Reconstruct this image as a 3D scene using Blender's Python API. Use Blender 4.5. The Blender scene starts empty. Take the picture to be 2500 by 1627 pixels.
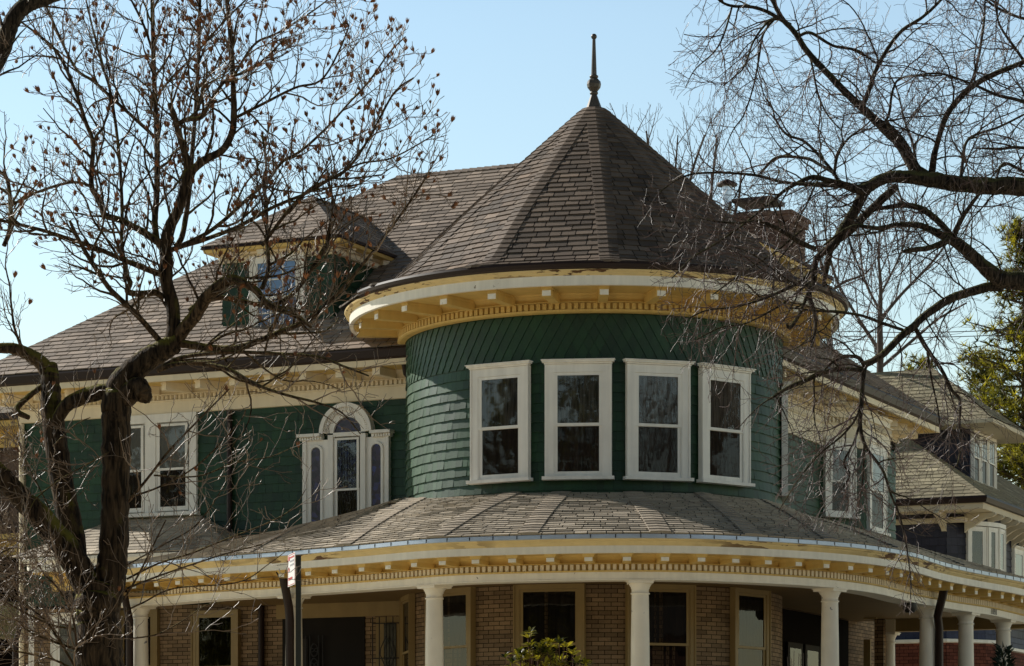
import bpy, math, random
from mathutils import Vector, Matrix
random.seed(7)
rnd = random.random
def ru(a, b): return a + (b - a) * random.random()
SC = bpy.context.scene
COL = SC.collection
# ------------------------------------------------------------------ camera model of the photograph
F, CX, YH, EYE = 6840.0, 1250.0, 1946.0, 1.6      # focal length, principal column, horizon row (2500 px wide frame)
def pt(px, py, Y):
    return Vector(((px - CX) / F * Y, Y, EYE + (YH - py) / F * Y))
def proj(p):
    return (CX + F * p[0] / p[1], YH - (p[2] - EYE) * F / p[1])
V = Vector
# ------------------------------------------------------------------ house frame: s along the left front, t into the house
A = V((0.910, -0.4147, 0)); B = V((0.4147, 0.910, 0)); UP = V((0, 0, 1))
O = V((-8.82, 50.42, EYE))
def H(s, t, z): return O + A * s + B * t + UP * z
def on_t(px, py, t, o=None):
    o = o or O; k = (px - CX) / F
    s = (k * (o.y + t * B.y) - o.x - t * B.x) / (A.x - k * A.y)
    return s, (YH - py) / F * (o.y + s * A.y + t * B.y)
def on_s(px, py, s, o=None):
    o = o or O; k = (px - CX) / F
    t = (k * (o.y + s * A.y) - o.x - s * A.x) / (B.x - k * B.y)
    return t, (YH - py) / F * (o.y + s * A.y + t * B.y)
# ------------------------------------------------------------------ mesh builder
class MB:
    def __init__(s): s.v = []; s.f = []; s.t = []; s.sm = []
    def face(s, pts, tint=0.5, smooth=False):
        n = len(s.v); s.v.extend([tuple(p) for p in pts])
        s.f.append(tuple(range(n, n + len(pts)))); s.t.append(tint); s.sm.append(smooth)
    def grid(s, rows, tint=0.5, smooth=True, closed=False):
        n = len(s.v); w = len(rows[0])
        for r in rows: s.v.extend([tuple(p) for p in r])
        for i in range(len(rows) - 1):
            for j in range(w if closed else w - 1):
                k = (j + 1) % w
                s.f.append((n + i*w + j, n + i*w + k, n + (i+1)*w + k, n + (i+1)*w + j))
                s.t.append(tint); s.sm.append(smooth)
    def box(s, o, ex, ey, ez, tint=0.5):          # corner + three edge vectors
        n = len(s.v)
        for c in (0, 1):
            for b in (0, 1):
                for a in (0, 1):
                    s.v.append(tuple(o + ex*a + ey*b + ez*c))
        for q in ((0,2,3,1),(4,5,7,6),(0,1,5,4),(2,6,7,3),(0,4,6,2),(1,3,7,5)):
            s.f.append(tuple(n + i for i in q)); s.t.append(tint); s.sm.append(False)
    def cbox(s, c, ex, ey, ez, tint=0.5): s.box(c - ex*.5 - ey*.5 - ez*.5, ex, ey, ez, tint)
    def lathe(s, c, prof, n=24, tint=0.5, smooth=True, cap=True):
        rows = []
        for r, z in prof:
            rows.append([c + V((r*math.cos(2*math.pi*i/n), r*math.sin(2*math.pi*i/n), z)) for i in range(n)])
        s.grid(rows, tint, smooth, closed=True)
        if cap:
            s.face(rows[-1], tint); s.face(rows[0][::-1], tint)
    def tube(s, pts, rad, n=5, tint=0.5, cap=True):
        rows = []; m = len(pts); N = None
        for i in range(m):
            a = pts[max(0, i-1)]; b = pts[min(m-1, i+1)]
            d = (b - a)
            if d.length < 1e-9: d = V((0, 0, 1))
            d.normalize()
            if N is None:
                N = d.cross(V((0.31, 0.87, 0.38))); 
                if N.length < .05: N = d.cross(V((1, 0, 0)))
            else:
                N = N - d * N.dot(d)
                if N.length < 1e-6: N = d.orthogonal()
            N.normalize(); W = d.cross(N); r = rad[i]
            rows.append([pts[i] + N*(r*math.cos(2*math.pi*j/n)) + W*(r*math.sin(2*math.pi*j/n)) for j in range(n)])
        s.grid(rows, tint, True, closed=True)
        if cap: s.face(rows[-1], tint); s.face(rows[0][::-1], tint)
    def sweep(s, path, prof, tint=0.5, smooth_along=True, caps=False):
        # path: list of (point2d, normal2d); prof: list of (outward offset, z); each profile edge is its own strip
        for (o0, z0), (o1, z1) in zip(prof[:-1], prof[1:]):
            r0 = [V((p.x + n.x*o0, p.y + n.y*o0, z0 + EYE)) for p, n in path]
            r1 = [V((p.x + n.x*o1, p.y + n.y*o1, z1 + EYE)) for p, n in path]
            s.grid([r0, r1], tint, smooth_along)
        if caps:
            for p, n in (path[0], path[-1]):
                s.face([V((p.x + n.x*o, p.y + n.y*o, z + EYE)) for o, z in prof], tint)
    def build(s, name, m, parent=None):
        me = bpy.data.meshes.new(name); me.from_pydata(s.v, [], s.f)
        at = me.attributes.new('tint', 'FLOAT', 'FACE'); at.data.foreach_set('value', s.t)
        me.polygons.foreach_set('use_smooth', s.sm)
        me.materials.append(m); me.update()
        o = bpy.data.objects.new(name, me); COL.objects.link(o)
        if parent is not None: o.parent = parent
        return o
def tag(o, label=None, cat=None, group=None, kind=None):
    if label: o['label'] = label
    if cat: o['category'] = cat
    if group: o['group'] = group
    if kind: o['kind'] = kind
    return o
def empty(name, loc=(0, 0, 0)):
    o = bpy.data.objects.new(name, None); COL.objects.link(o); o.location = loc; o.empty_display_size = .3
    return o
class Root:
    pass
def place(o, parent):      # parent with the parent's origin kept at its base: child vertices are in world space
    o.parent = parent; o.matrix_parent_inverse = parent.matrix_basis.inverted()
def part(mb, name, m, parent, label=None):
    o = mb.build(name, m)
    place_fix(o, parent)
    if label: o['label'] = label
    return o
def place_fix(o, parent):
    loc = world_loc(parent)
    o.parent = parent
    o.matrix_parent_inverse = Matrix.Translation(-loc)
def world_loc(o):
    return V(o.location) if o.parent is None else V((0, 0, 0)) + V(o.get('_w', (0, 0, 0)))
# ------------------------------------------------------------------ materials
def M(name, col, rough=.6, spec=.5, tint=0., noise=None, bump=None, dirt=None, metal=0., tintcol=None, streak=None):
    m = bpy.data.materials.new(name); m.use_nodes = True
    nt = m.node_tree; N = nt.nodes; L = nt.links; bs = N['Principled BSDF']
    bs.inputs['Roughness'].default_value = rough; bs.inputs['Specular IOR Level'].default_value = spec
    bs.inputs['Metallic'].default_value = metal
    co = N.new('ShaderNodeTexCoord').outputs['Object']
    def rgb(c):
        n = N.new('ShaderNodeRGB'); n.outputs[0].default_value = (c[0], c[1], c[2], 1); return n.outputs[0]
    def mix(f, a, b, t='MIX'):
        n = N.new('ShaderNodeMix'); n.data_type = 'RGBA'; n.blend_type = t
        if isinstance(f, float): n.inputs[0].default_value = f
        else: L.new(f, n.inputs[0])
        L.new(a, n.inputs[6]); L.new(b, n.inputs[7]); return n.outputs[2]
    def noise_(sc, det=4, vec=None, dim=None):
        n = N.new('ShaderNodeTexNoise'); n.inputs['Scale'].default_value = sc; n.inputs['Detail'].default_value = det
        L.new(vec or co, n.inputs['Vector']); return n.outputs['Fac']
    def ramp(f, a, b, c0=0., c1=1., cl=True):
        n = N.new('ShaderNodeMapRange'); L.new(f, n.inputs[0]); n.inputs[1].default_value = a; n.inputs[2].default_value = b
        n.inputs[3].default_value = c0; n.inputs[4].default_value = c1; n.clamp = cl; return n.outputs[0]
    def mul(f, val):
        n = N.new('ShaderNodeMath'); n.operation = 'MULTIPLY'; L.new(f, n.inputs[0])
        if isinstance(val, float): n.inputs[1].default_value = val
        else: L.new(val, n.inputs[1])
        return n.outputs[0]
    def gray(f):
        n = N.new('ShaderNodeCombineColor'); [L.new(f, n.inputs[i]) for i in range(3)]; return n.outputs[0]
    c = rgb(col)
    at = N.new('ShaderNodeAttribute'); at.attribute_name = 'tint'; at.attribute_type = 'GEOMETRY'
    if tintcol: c = mix(at.outputs['Fac'], c, rgb(tintcol))
    if tint: c = mix(1.0, c, gray(ramp(at.outputs['Fac'], 0, 1, 1 - tint, 1 + tint, False)), 'MULTIPLY')
    if noise:
        sc, am = noise[0], noise[1]
        c = mix(1.0, c, gray(ramp(noise_(sc), .25, .75, 1 - am, 1 + am)), 'MULTIPLY')
        if len(noise) > 2: c = mix(1.0, c, gray(ramp(noise_(noise[2], 2), .3, .7, 1 - noise[3], 1 + noise[3])), 'MULTIPLY')
    if streak:                      # vertical streaks: weathering on paint, painted fold shade on curtains
        mp = N.new('ShaderNodeMapping'); L.new(co, mp.inputs[0]); mp.inputs['Scale'].default_value = (1, 1, .08)
        c = mix(1.0, c, gray(ramp(noise_(streak[0], 3, mp.outputs[0]), .35, .7, 1 - streak[1], 1.)), 'MULTIPLY')
    if dirt:                        # (scale, threshold, colour) patches of bare / dirty surface
        mp2 = N.new('ShaderNodeMapping'); L.new(co, mp2.inputs[0]); mp2.inputs['Scale'].default_value = (1, 1, dirt[4] if len(dirt) > 4 else 1); n1 = noise_(dirt[0], 6, mp2.outputs[0]); f = ramp(n1, dirt[1], dirt[1] + .02)
        if len(dirt) > 3:
            f = mul(f, ramp(noise_(dirt[3], 2), .45, .55))
        c = mix(f, c, rgb(dirt[2]))
    L.new(c, bs.inputs['Base Color'])
    if bump:
        b = N.new('ShaderNodeBump'); b.inputs['Strength'].default_value = bump[1]; b.inputs['Distance'].default_value = bump[2]
        L.new(noise_(bump[0], 5), b.inputs['Height']); L.new(b.outputs[0], bs.inputs['Normal'])
    return m
ROOFC = M('turret_asphalt_shingle', (.150, .108, .078), .60, .5, tint=.42, noise=(60, .18, 1.2, .2), bump=(90, .5, .01))
ROOF = M('asphalt_shingle', (.30, .235, .185), .62, .5, tint=.36, noise=(60, .18, 1.2, .15), bump=(90, .5, .01))
ROOF2 = M('asphalt_shingle_porch', (.47, .40, .31), .65, .5, tint=.36, noise=(60, .18, 1.0, .15), bump=(90, .5, .01))
CAPC = M('turret_hip_shingle', (.145, .104, .075), .6, .5, tint=.35, noise=(50, .2), bump=(90, .5, .01))
CAPM = M('ridge_shingle', (.25, .195, .155), .62, .5, tint=.3, noise=(50, .2), bump=(90, .5, .01))
GREEN = M('green_shingle_paint', (.0095, .039, .0105), .5, .45, tint=.30, noise=(25, .14, 1.1, .22), bump=(40, .25, .004))
_g = GREEN.node_tree.nodes['Principled BSDF']; _g.inputs['Sheen Weight'].default_value = .16; _g.inputs['Sheen Roughness'].default_value = .45; _g.inputs['Sheen Tint'].default_value = (.40, .95, .62, 1)
WHITE = M('white_paint', (.93, .89, .81), .45, .4, noise=(3, .05), bump=(30, .08, .004), streak=(9, .13))
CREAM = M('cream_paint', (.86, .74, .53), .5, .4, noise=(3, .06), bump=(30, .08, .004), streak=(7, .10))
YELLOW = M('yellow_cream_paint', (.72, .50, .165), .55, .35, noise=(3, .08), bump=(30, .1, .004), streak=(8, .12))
PEEL2 = M('badly_peeling_yellow_paint', (.74, .57, .28), .6, .3, noise=(5, .1), bump=(20, .3, .01), dirt=(3.0, .515, (.13, .065, .03), .40, 6))
PEEL = M('peeling_yellow_paint', (.74, .57, .28), .6, .3, noise=(5, .1), bump=(20, .3, .01), dirt=(3.2, .57, (.12, .06, .025), .45, 7))
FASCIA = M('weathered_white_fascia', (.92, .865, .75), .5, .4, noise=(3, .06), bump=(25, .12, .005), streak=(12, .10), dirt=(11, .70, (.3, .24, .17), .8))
COLP = M('column_paint', (.86, .79, .67), .5, .4, noise=(4, .06), bump=(25, .12, .005), dirt=(9, .70, (.26, .25, .27), .9))
GUTTER = M('brown_gutter_paint', (.022, .010, .007), .5, .35, noise=(4, .1))
METAL = M('galvanised_drip_edge', (.50, .55, .63), .35, .5, noise=(5, .1), metal=.4, tint=.6)
BRICK = M('tan_brick', (.25, .165, .092), .8, .3, tint=.3, noise=(40, .15, 2, .12), bump=(60, .4, .006))
MORTAR = M('mortar', (.10, .065, .045), .9, .2, noise=(20, .2))
CEIL = M('porch_ceiling_board', (.22, .14, .055), .6, .3, noise=(4, .1))
FINIAL = M('weathered_copper', (.09, .075, .062), .42, .5, noise=(9, .25), metal=.3)
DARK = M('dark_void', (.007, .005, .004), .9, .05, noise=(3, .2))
CURT = M('lace_curtain', (.24, .19, .155), .8, .2, noise=(3, .2), streak=(26, .75))  # strong streaks paint the shade of the folds into the lace
CURT2 = M('insect_screen', (.06, .044, .036), .7, .3, noise=(4, .2), streak=(20, .5))
SHADE = M('window_blind', (.42, .36, .31), .8, .2, noise=(2, .1))
TRIMY = M('ochre_window_trim', (.34, .235, .095), .5, .4, noise=(4, .08), streak=(8, .1))
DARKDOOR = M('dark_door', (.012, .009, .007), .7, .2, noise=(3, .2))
IRON = M('wrought_iron', (.012, .011, .01), .5, .5, noise=(8, .2))
def glass(name, tint=(.75, .8, .82), refl=1.0):
    m = bpy.data.materials.new(name); m.use_nodes = True; nt = m.node_tree; N = nt.nodes; L = nt.links
    for n in list(N):
        if n.type == 'BSDF_PRINCIPLED': N.remove(n)
    tr = N.new('ShaderNodeBsdfTransparent'); tr.inputs[0].default_value = (*tint, 1)
    gl = N.new('ShaderNodeBsdfGlossy'); gl.inputs['Roughness'].default_value = .015; gl.inputs[0].default_value = (.95, .97, 1, 1)
    fr = N.new('ShaderNodeFresnel'); fr.inputs[0].default_value = 1.55
    nz = N.new('ShaderNodeTexNoise'); nz.inputs['Scale'].default_value = 1.6
    bp = N.new('ShaderNodeBump'); bp.inputs['Strength'].default_value = .12; bp.inputs['Distance'].default_value = .03
    tc = N.new('ShaderNodeTexCoord'); L.new(tc.outputs['Object'], nz.inputs['Vector'])
    L.new(nz.outputs['Fac'], bp.inputs['Height']); L.new(bp.outputs[0], gl.inputs['Normal'])
    mu = N.new('ShaderNodeMath'); mu.operation = 'MULTIPLY'; mu.inputs[1].default_value = refl; mu.use_clamp = True
    L.new(fr.outputs[0], mu.inputs[0])
    mx = N.new('ShaderNodeMixShader'); L.new(mu.outputs[0], mx.inputs[0]); L.new(tr.outputs[0], mx.inputs[1]); L.new(gl.outputs[0], mx.inputs[2])
    L.new(mx.outputs[0], N['Material Output'].inputs['Surface']); return m
GLASS = glass('window_glass', refl=1.2)
GLASSL = glass('screened_glass', (.62, .6, .58), .45)
GLASSD = glass('porch_window_glass', (.5, .5, .48), .7)
def translucent(m, col_scale, f=.45):
    nt = m.node_tree; N = nt.nodes; L = nt.links; bs = N['Principled BSDF']; src = bs.inputs['Base Color'].links[0].from_socket
    t = N.new('ShaderNodeBsdfTranslucent'); mx = N.new('ShaderNodeMix'); mx.data_type = 'RGBA'; mx.blend_type = 'MULTIPLY'; mx.inputs[0].default_value = 1.; L.new(src, mx.inputs[6]); mx.inputs[7].default_value = (*col_scale, 1)
    L.new(mx.outputs[2], t.inputs[0]); ms = N.new('ShaderNodeMixShader'); ms.inputs[0].default_value = f; L.new(bs.outputs[0], ms.inputs[1]); L.new(t.outputs[0], ms.inputs[2]); L.new(ms.outputs[0], N['Material Output'].inputs['Surface'])
def stained():
    m = M('stained_glass', (.03, .035, .09), .12, .8)
    nt = m.node_tree; N = nt.nodes; L = nt.links; bs = N['Principled BSDF']
    tc = N.new('ShaderNodeTexCoord'); vo = N.new('ShaderNodeTexVoronoi'); vo.inputs['Scale'].default_value = 13
    L.new(tc.outputs['Object'], vo.inputs['Vector'])
    cr = N.new('ShaderNodeValToRGB'); e = cr.color_ramp.elements
    e[0].position = 0; e[0].color = (.012, .014, .03, 1); e[1].position = 1; e[1].color = (.05, .07, .28, 1)
    x = cr.color_ramp.elements.new(.55); x.color = (.05, .03, .06, 1)
    L.new(vo.outputs['Color'], cr.inputs[0]); L.new(cr.outputs[0], bs.inputs['Base Color'])
    return m
STAIN = stained()
# ================================================================== generic builders for the houses
def tiles(mb, S, v0, v1, ch, w, ur, thick=.012, gap=.006, jit=.0, wvar=.3, back=True, skip=None, trand=(0., 1.), odd=0., butt=True, half=False):
    k = 0; v = v0
    while v < v1 - 1e-4:
        vb = min(v + ch, v1); a0, a1 = ur(v); b0, b1 = ur(vb)
        if back:
            n = max(1, int((a1 - a0) / .5)); 
            for i in range(n):
                f0, f1 = i / n, (i + 1) / n
                mb.face([S(a0+(a1-a0)*f0, v, -.004), S(a0+(a1-a0)*f1, v, -.004), S(b0+(b1-b0)*f1, vb, -.004), S(b0+(b1-b0)*f0, vb, -.004)], -.8)
        u = min(a0, b0) - (w * (.5 * (k % 2)) if half else w * rnd())
        end = max(a1, b1)
        while u < end:
            ww = w * (1 + (ru(-wvar, wvar) if not half else 0))
            l, r = u, u + ww - gap
            p0, p1 = max(l, a0), min(r, a1); q0, q1 = max(l, b0), min(r, b1)
            u += ww
            if p1 - p0 < .004 and q1 - q0 < .004: continue
            if p1 < p0: p0 = p1 = (min(max(p0, a0), a1))
            if q1 < q0: q0 = q1 = (min(max(q0, b0), b1))
            if skip and skip((p0+p1)/2, (v+vb)/2): continue
            d = ru(-jit, jit); th = thick * ru(.8, 1.2); tt = ru(*trand)
            if odd and rnd() < odd: tt = ru(1.2, 1.9)
            A0 = S(p0, v + d, th); A1 = S(p1, v + d, th); B1 = S(q1, vb + .01, .0015); B0 = S(q0, vb + .01, .0015)
            mb.face([A0, A1, B1, B0], tt)
            if butt: mb.face([S(p0, v + d, -.003), S(p1, v + d, -.003), A1, A0], tt * .3)
        v = vb; k += 1
def bricks(mb, S, v0, v1, ur, bw=.2, bh=.068, j=.010, thick=.012, skip=None):
    k = 0; v = v0
    while v < v1 - 1e-4:
        vb = min(v + bh, v1); a0, a1 = ur(v); n = max(1, int((a1-a0)/.4))
        for i in range(n):
            f0, f1 = i/n, (i+1)/n
            mb.face([S(a0+(a1-a0)*f0, v, 0), S(a0+(a1-a0)*f1, v, 0), S(a0+(a1-a0)*f1, vb, 0), S(a0+(a1-a0)*f0, vb, 0)], -1.2)
        u = a0 - bw * (.5 * (k % 2)) - .03
        while u < a1:
            l, r = max(u, a0), min(u + bw - j, a1); u += bw
            if r - l < .01: continue
            if skip and skip((l+r)/2, (v+vb)/2): continue
            tt = ru(0, 1); y0, y1 = v + j*.5, vb - j*.5
            if y1 - y0 < .01: continue
            a, b, c, d = S(l, y0, thick), S(r, y0, thick), S(r, y1, thick), S(l, y1, thick)
            mb.face([a, b, c, d], tt)
            mb.face([S(l, y0, 0), S(r, y0, 0), b, a], tt*.5); mb.face([d, c, S(r, y1, 0), S(l, y1, 0)], tt)
        v = vb; k += 1
def plane_S(o, U, W, N): return lambda u, v, n: o + U*u + W*v + N*n
def roof_plane(mb, eL, eR, tL, tR, ch=.14, w=.3, thick=.012, **kw):
    U = (eR - eL).normalized(); N = U.cross(tL - eL if (tL-eL).length > .01 else tR - eL).normalized()
    if N.z < 0: N = -N
    W = N.cross(U); 
    if W.z < 0: W = -W
    vm = (tL - eL).dot(W); kl = (tL - eL).dot(U) / vm; L0 = (eR - eL).length; kr = (tR - eR).dot(U) / vm
    tiles(mb, plane_S(eL, U, W, N), 0, vm, ch, w, lambda v: (kl*v, L0 + kr*v), thick=thick, jit=.007, odd=.03, **kw)
def cap_line(mb, p0, p1, s0, s1, w=.14, step=.15, lift=.02):
    # ridge/hip shingles: s0, s1 unit vectors pointing down each side
    d = p1 - p0; L = d.length; d.normalize(); n = max(1, int(L / step)); up = -(s0 + s1)
    up = up.normalized() if up.length > .05 else V((0, 0, 1))
    for i in range(n):
        a = p0 + d*(L*i/n); b = p0 + d*(L*(i+1)/n + .02); t = ru(.1, .9)
        a1 = a + up*(lift + .016); b1 = b + up*(lift)
        for sd in (s0, s1):
            mb.face([a1, a1 + sd*w, b1 + sd*w, b1], t)
        mb.face([a1 + s0*w, a1, a + up*lift*.2, a + s0*w + up*lift*.2], t*.2); mb.face([a1, a1 + s1*w, a + s1*w + up*lift*.2, a + up*lift*.2], t*.2)
def wbox(mb, c, U, N, u0, u1, v0, v1, n0, n1, tint=.5):
    mb.box(c + U*u0 + UP*v0 + N*n0, U*(u1-u0), UP*(v1-v0), N*(n1-n0), tint)
def window(parent, c, U, N, w, h, cas=.12, sill=.05, crown=.07, depth=.07, rail=.05, wm=None, sm=None, gl=None, curt=None, low=None,
           meet=.5, grid=None, label=None, bare=False):
    c = c + N*.032; depth -= .03; wm = wm or WHITE; sm = sm or WHITE; gl = gl or GLASS
    m = MB(); top = h - crown
    if not bare:
        wbox(m, c, U, N, -w/2, -w/2+cas, sill, top-cas, -.03, depth); wbox(m, c, U, N, w/2-cas, w/2, sill, top-cas, -.03, depth)
        wbox(m, c, U, N, -w/2, w/2, top-cas, top, -.03, depth+.003)
        wbox(m, c, U, N, -w/2+cas, -w/2+cas+.015, sill, top-cas, depth-.035, depth-.006, .3); wbox(m, c, U, N, w/2-cas-.015, w/2-cas, sill, top-cas, depth-.035, depth-.006, .3)
        wbox(m, c, U, N, -w/2-.004, -w/2+.018, sill, top, -.03, depth+.018); wbox(m, c, U, N, w/2-.018, w/2+.004, sill, top, -.03, depth+.018)
        if sill: wbox(m, c, U, N, -w/2-.045, w/2+.045, 0, sill, -.03, depth+.075)
        if crown:
            wbox(m, c, U, N, -w/2-.015, w/2+.015, top+.003, top+crown*.4, 0, depth+.03)
            wbox(m, c, U, N, -w/2-.045, w/2+.045, top+crown*.4, top+crown*.78, 0, depth+.065)
            wbox(m, c, U, N, -w/2-.06, w/2+.06, top+crown*.78, h, 0, depth+.085)
    else:
        for a, b in ((-w/2, -w/2+cas), (w/2-cas, w/2)): wbox(m, c, U, N, a, b, 0, h, -.03, depth+.02)
        wbox(m, c, U, N, -w/2+cas, w/2-cas, h-cas, h, 0, depth); wbox(m, c, U, N, -w/2+cas, w/2-cas, 0, sill, 0, depth)
        top = h
    W = m.build('window', wm); place_fix(W, parent)
    if label: W['label'] = label
    a, b = -w/2+cas+.012, w/2-cas-.012; lo, hi = sill, top-cas-.002; mid = lo + (hi-lo)*(1-meet)
    s = MB()
    for (v0, v1, nn, bot) in ((mid-.02, hi, .045, rail*.8), (lo, mid+.02, .028, rail*1.5)):
        wbox(s, c, U, N, a, a+rail, v0, v1, nn-.02, nn); wbox(s, c, U, N, b-rail, b, v0, v1, nn-.02, nn)
        wbox(s, c, U, N, a+rail, b-rail, v1-rail*.8, v1, nn-.02, nn); wbox(s, c, U, N, a+rail, b-rail, v0, v0+bot, nn-.02, nn)
    if grid:
        for (v0, v1, nn) in ((mid-.02+rail*.8, hi-rail*.8, .042),):
            for i in range(1, grid[0]): x = a+rail+(b-a-2*rail)*i/grid[0]; wbox(s, c, U, N, x-.011, x+.011, v0, v1, nn-.012, nn)
            for i in range(1, grid[1]): y = v0+(v1-v0)*i/grid[1]; wbox(s, c, U, N, a+rail, b-rail, y-.011, y+.011, nn-.0125, nn-.0005)
        if len(grid) > 2:
            v0, v1, nn = lo+rail*1.5, mid, .024
            for i in range(1, grid[0]): x = a+rail+(b-a-2*rail)*i/grid[0]; wbox(s, c, U, N, x-.011, x+.011, v0, v1, nn-.012, nn)
            for i in range(1, grid[1]): y = v0+(v1-v0)*i/grid[1]; wbox(s, c, U, N, a+rail, b-rail, y-.011, y+.011, nn-.0125, nn-.0005)
    place_fix(s.build('sash', sm), W)
    for (v0, v1, nn) in ((mid+.015, hi-rail*.8, .034), (lo+rail*1.5, mid-.015, .017)):
        g = MB(); g.face([c+U*(a+rail)+UP*v0+N*nn, c+U*(b-rail)+UP*v0+N*nn, c+U*(b-rail)+UP*v1+N*nn, c+U*(a+rail)+UP*v1+N*nn])
        place_fix(g.build('pane', GLASSL if (nn < .02 and gl is GLASS) else gl), W)
    for (v0, v1, mat_, nn) in ((mid, hi, curt or CURT, .012), (lo, mid, low or CURT2, .006)):
        k = MB(); n = 40; ph = ru(0, 6); rows = [[], []]
        for i in range(n + 1):
            x = a+rail*.6+(b-a-rail*1.2)*i/n; q = .004*math.sin(i*1.25+ph)+.003*math.sin(i*.47+ph*2)
            rows[0].append(c+U*x+UP*v0+N*(nn+q)); rows[1].append(c+U*x+UP*v1+N*(nn+q))
        k.grid(rows, .5, True); place_fix(k.build('curtain', mat_), W)
    return W
def cat_rom(P, n=12):
    out = []
    for i in range(len(P)-1):
        p0 = P[max(0, i-1)]; p1 = P[i]; p2 = P[i+1]; p3 = P[min(len(P)-1, i+2)]
        for k in range(n):
            t = k/n
            out.append(p1*1.0 + ((p2-p0)*t + (p0*2-p1*5+p2*4-p3)*t*t + (p1*3-p0-p2*3+p3)*t**3)*.5)
    out.append(P[-1]); return out
def resample(P, d):
    L = [0]
    for a, b in zip(P[:-1], P[1:]): L.append(L[-1] + (b-a).length)
    n = max(1, round(L[-1]/d)); out = []; j = 0
    for i in range(n+1):
        x = L[-1]*i/n
        while j < len(P)-2 and L[j+1] < x: j += 1
        f = (x-L[j])/max(1e-9, L[j+1]-L[j]); out.append(P[j]*(1-f)+P[j+1]*f)
    return out, L[-1]
def path_normals(P):
    out = []
    for i in range(len(P)):
        d = P[min(len(P)-1, i+1)] - P[max(0, i-1)]; d.normalize(); out.append((P[i], V((d.y, -d.x, 0))))
    return out
def poly_path(P):          # mitred normals for a polyline (sharp corners)
    out = []
    for i in range(len(P)):
        ns = []
        for a, b in ((i-1, i), (i, i+1)):
            if 0 <= a and b < len(P):
                d = (P[b]-P[a]).normalized(); ns.append(V((d.y, -d.x, 0)))
        n = ns[0] if len(ns) == 1 else (ns[0]+ns[1])/(1+ns[0].dot(ns[1]))
        out.append((P[i], n))
    return out
def walk(path, spacing, start=0.):     # evenly spaced (point, tangent, normal) along a (point, normal) path
    acc = -start; res = []
    for (p, n), (q, m) in zip(path[:-1], path[1:]):
        L = (q-p).length
        if L < 1e-9: continue
        x = -acc if acc < 0 else (spacing-acc if acc > 0 else 0)
        x = spacing*math.ceil(acc/spacing-1e-9)-acc
        while x < L:
            f = x/L; nn = (n*(1-f)+m*f).normalized(); res.append((p*(1-f)+q*f, V((-nn.y, nn.x, 0)), nn)); x += spacing
        acc += L
    return res
def dentils(mb, path, o, z0, z1, w, d, spacing, start=0.):
    off = [(p+n*o, n) for p, n in path]
    for p, t, n in walk(off, spacing, start):
        c = V((p.x, p.y, EYE+(z0+z1)/2)); mb.cbox(c + n*(d/2), t*w, n*d, UP*(z1-z0), ru(.3, .7))
def bracket(parent, p, t, n, o0, o1, z0, z1, w, m, flare=True, name='bracket', face_m=None):
    b = MB(); c = V((p.x, p.y, EYE))
    b.box(c + n*o0 - t*(w/2) + UP*z0, t*w, n*(o1-o0), UP*(z1-z0-.03))
    if flare:
        f = w*.28
        a = [c+n*o0-t*(w/2+f)+UP*(z1), c+n*(o1+.03)-t*(w/2+f)+UP*z1, c+n*(o1+.03)+t*(w/2+f)+UP*z1, c+n*o0+t*(w/2+f)+UP*z1]
        d = [c+n*o0-t*(w/2+.004)+UP*(z1-.055), c+n*(o1+.004)-t*(w/2+.004)+UP*(z1-.055), c+n*(o1+.004)+t*(w/2+.004)+UP*(z1-.055), c+n*o0+t*(w/2+.004)+UP*(z1-.055)]
        for i in range(4): b.face([a[i], a[(i+1) % 4], d[(i+1) % 4], d[i]])
    else: b.box(c + n*o0 - t*(w/2+.012) + UP*(z1-.03), t*(w+.024), n*(o1-o0+.012), UP*.03)
    # recessed square on the front face
    o = b.build(name, m); place_fix(o, parent)
    if face_m:
        b = MB(); b.box(c + n*(o1+.0025) - t*(w*.46) + UP*(z0+.006), t*(w*.92), n*.008, UP*(z1-z0-.065)); b.box(c + n*(o1+.011) - t*(w*.28) + UP*(z0+.025), t*(w*.56), n*.006, UP*(z1-z0-.105)); place_fix(b.build('bracket_face', face_m), o)
    return o
# ================================================================== THE CORNER HOUSE
house = tag(empty('corner_house', (1.36, 46.5, 0)), 'large corner house with round green shingled turret, cone roof and cream wraparound porch', 'house')
T = V((1.36, 46.5, 0)); R = 3.1
def pol(th, r, z): return V((T.x + r*math.sin(th), T.y - r*math.cos(th), EYE + z))
D2R = math.pi/180
def ring(r0, a0, a1, n=120): return [(V((T.x+r0*math.sin(a), T.y-r0*math.cos(a), 0)), V((math.sin(a), -math.cos(a), 0))) for a in [a0+(a1-a0)*i/n for i in range(n+1)]]
def th_px(px, r):
    lo, hi = -1.45, 1.45
    for _ in range(50):
        m = (lo+hi)/2
        if proj(pol(m, r, 5))[0] < px: lo = m
        else: hi = m
    return lo
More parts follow.
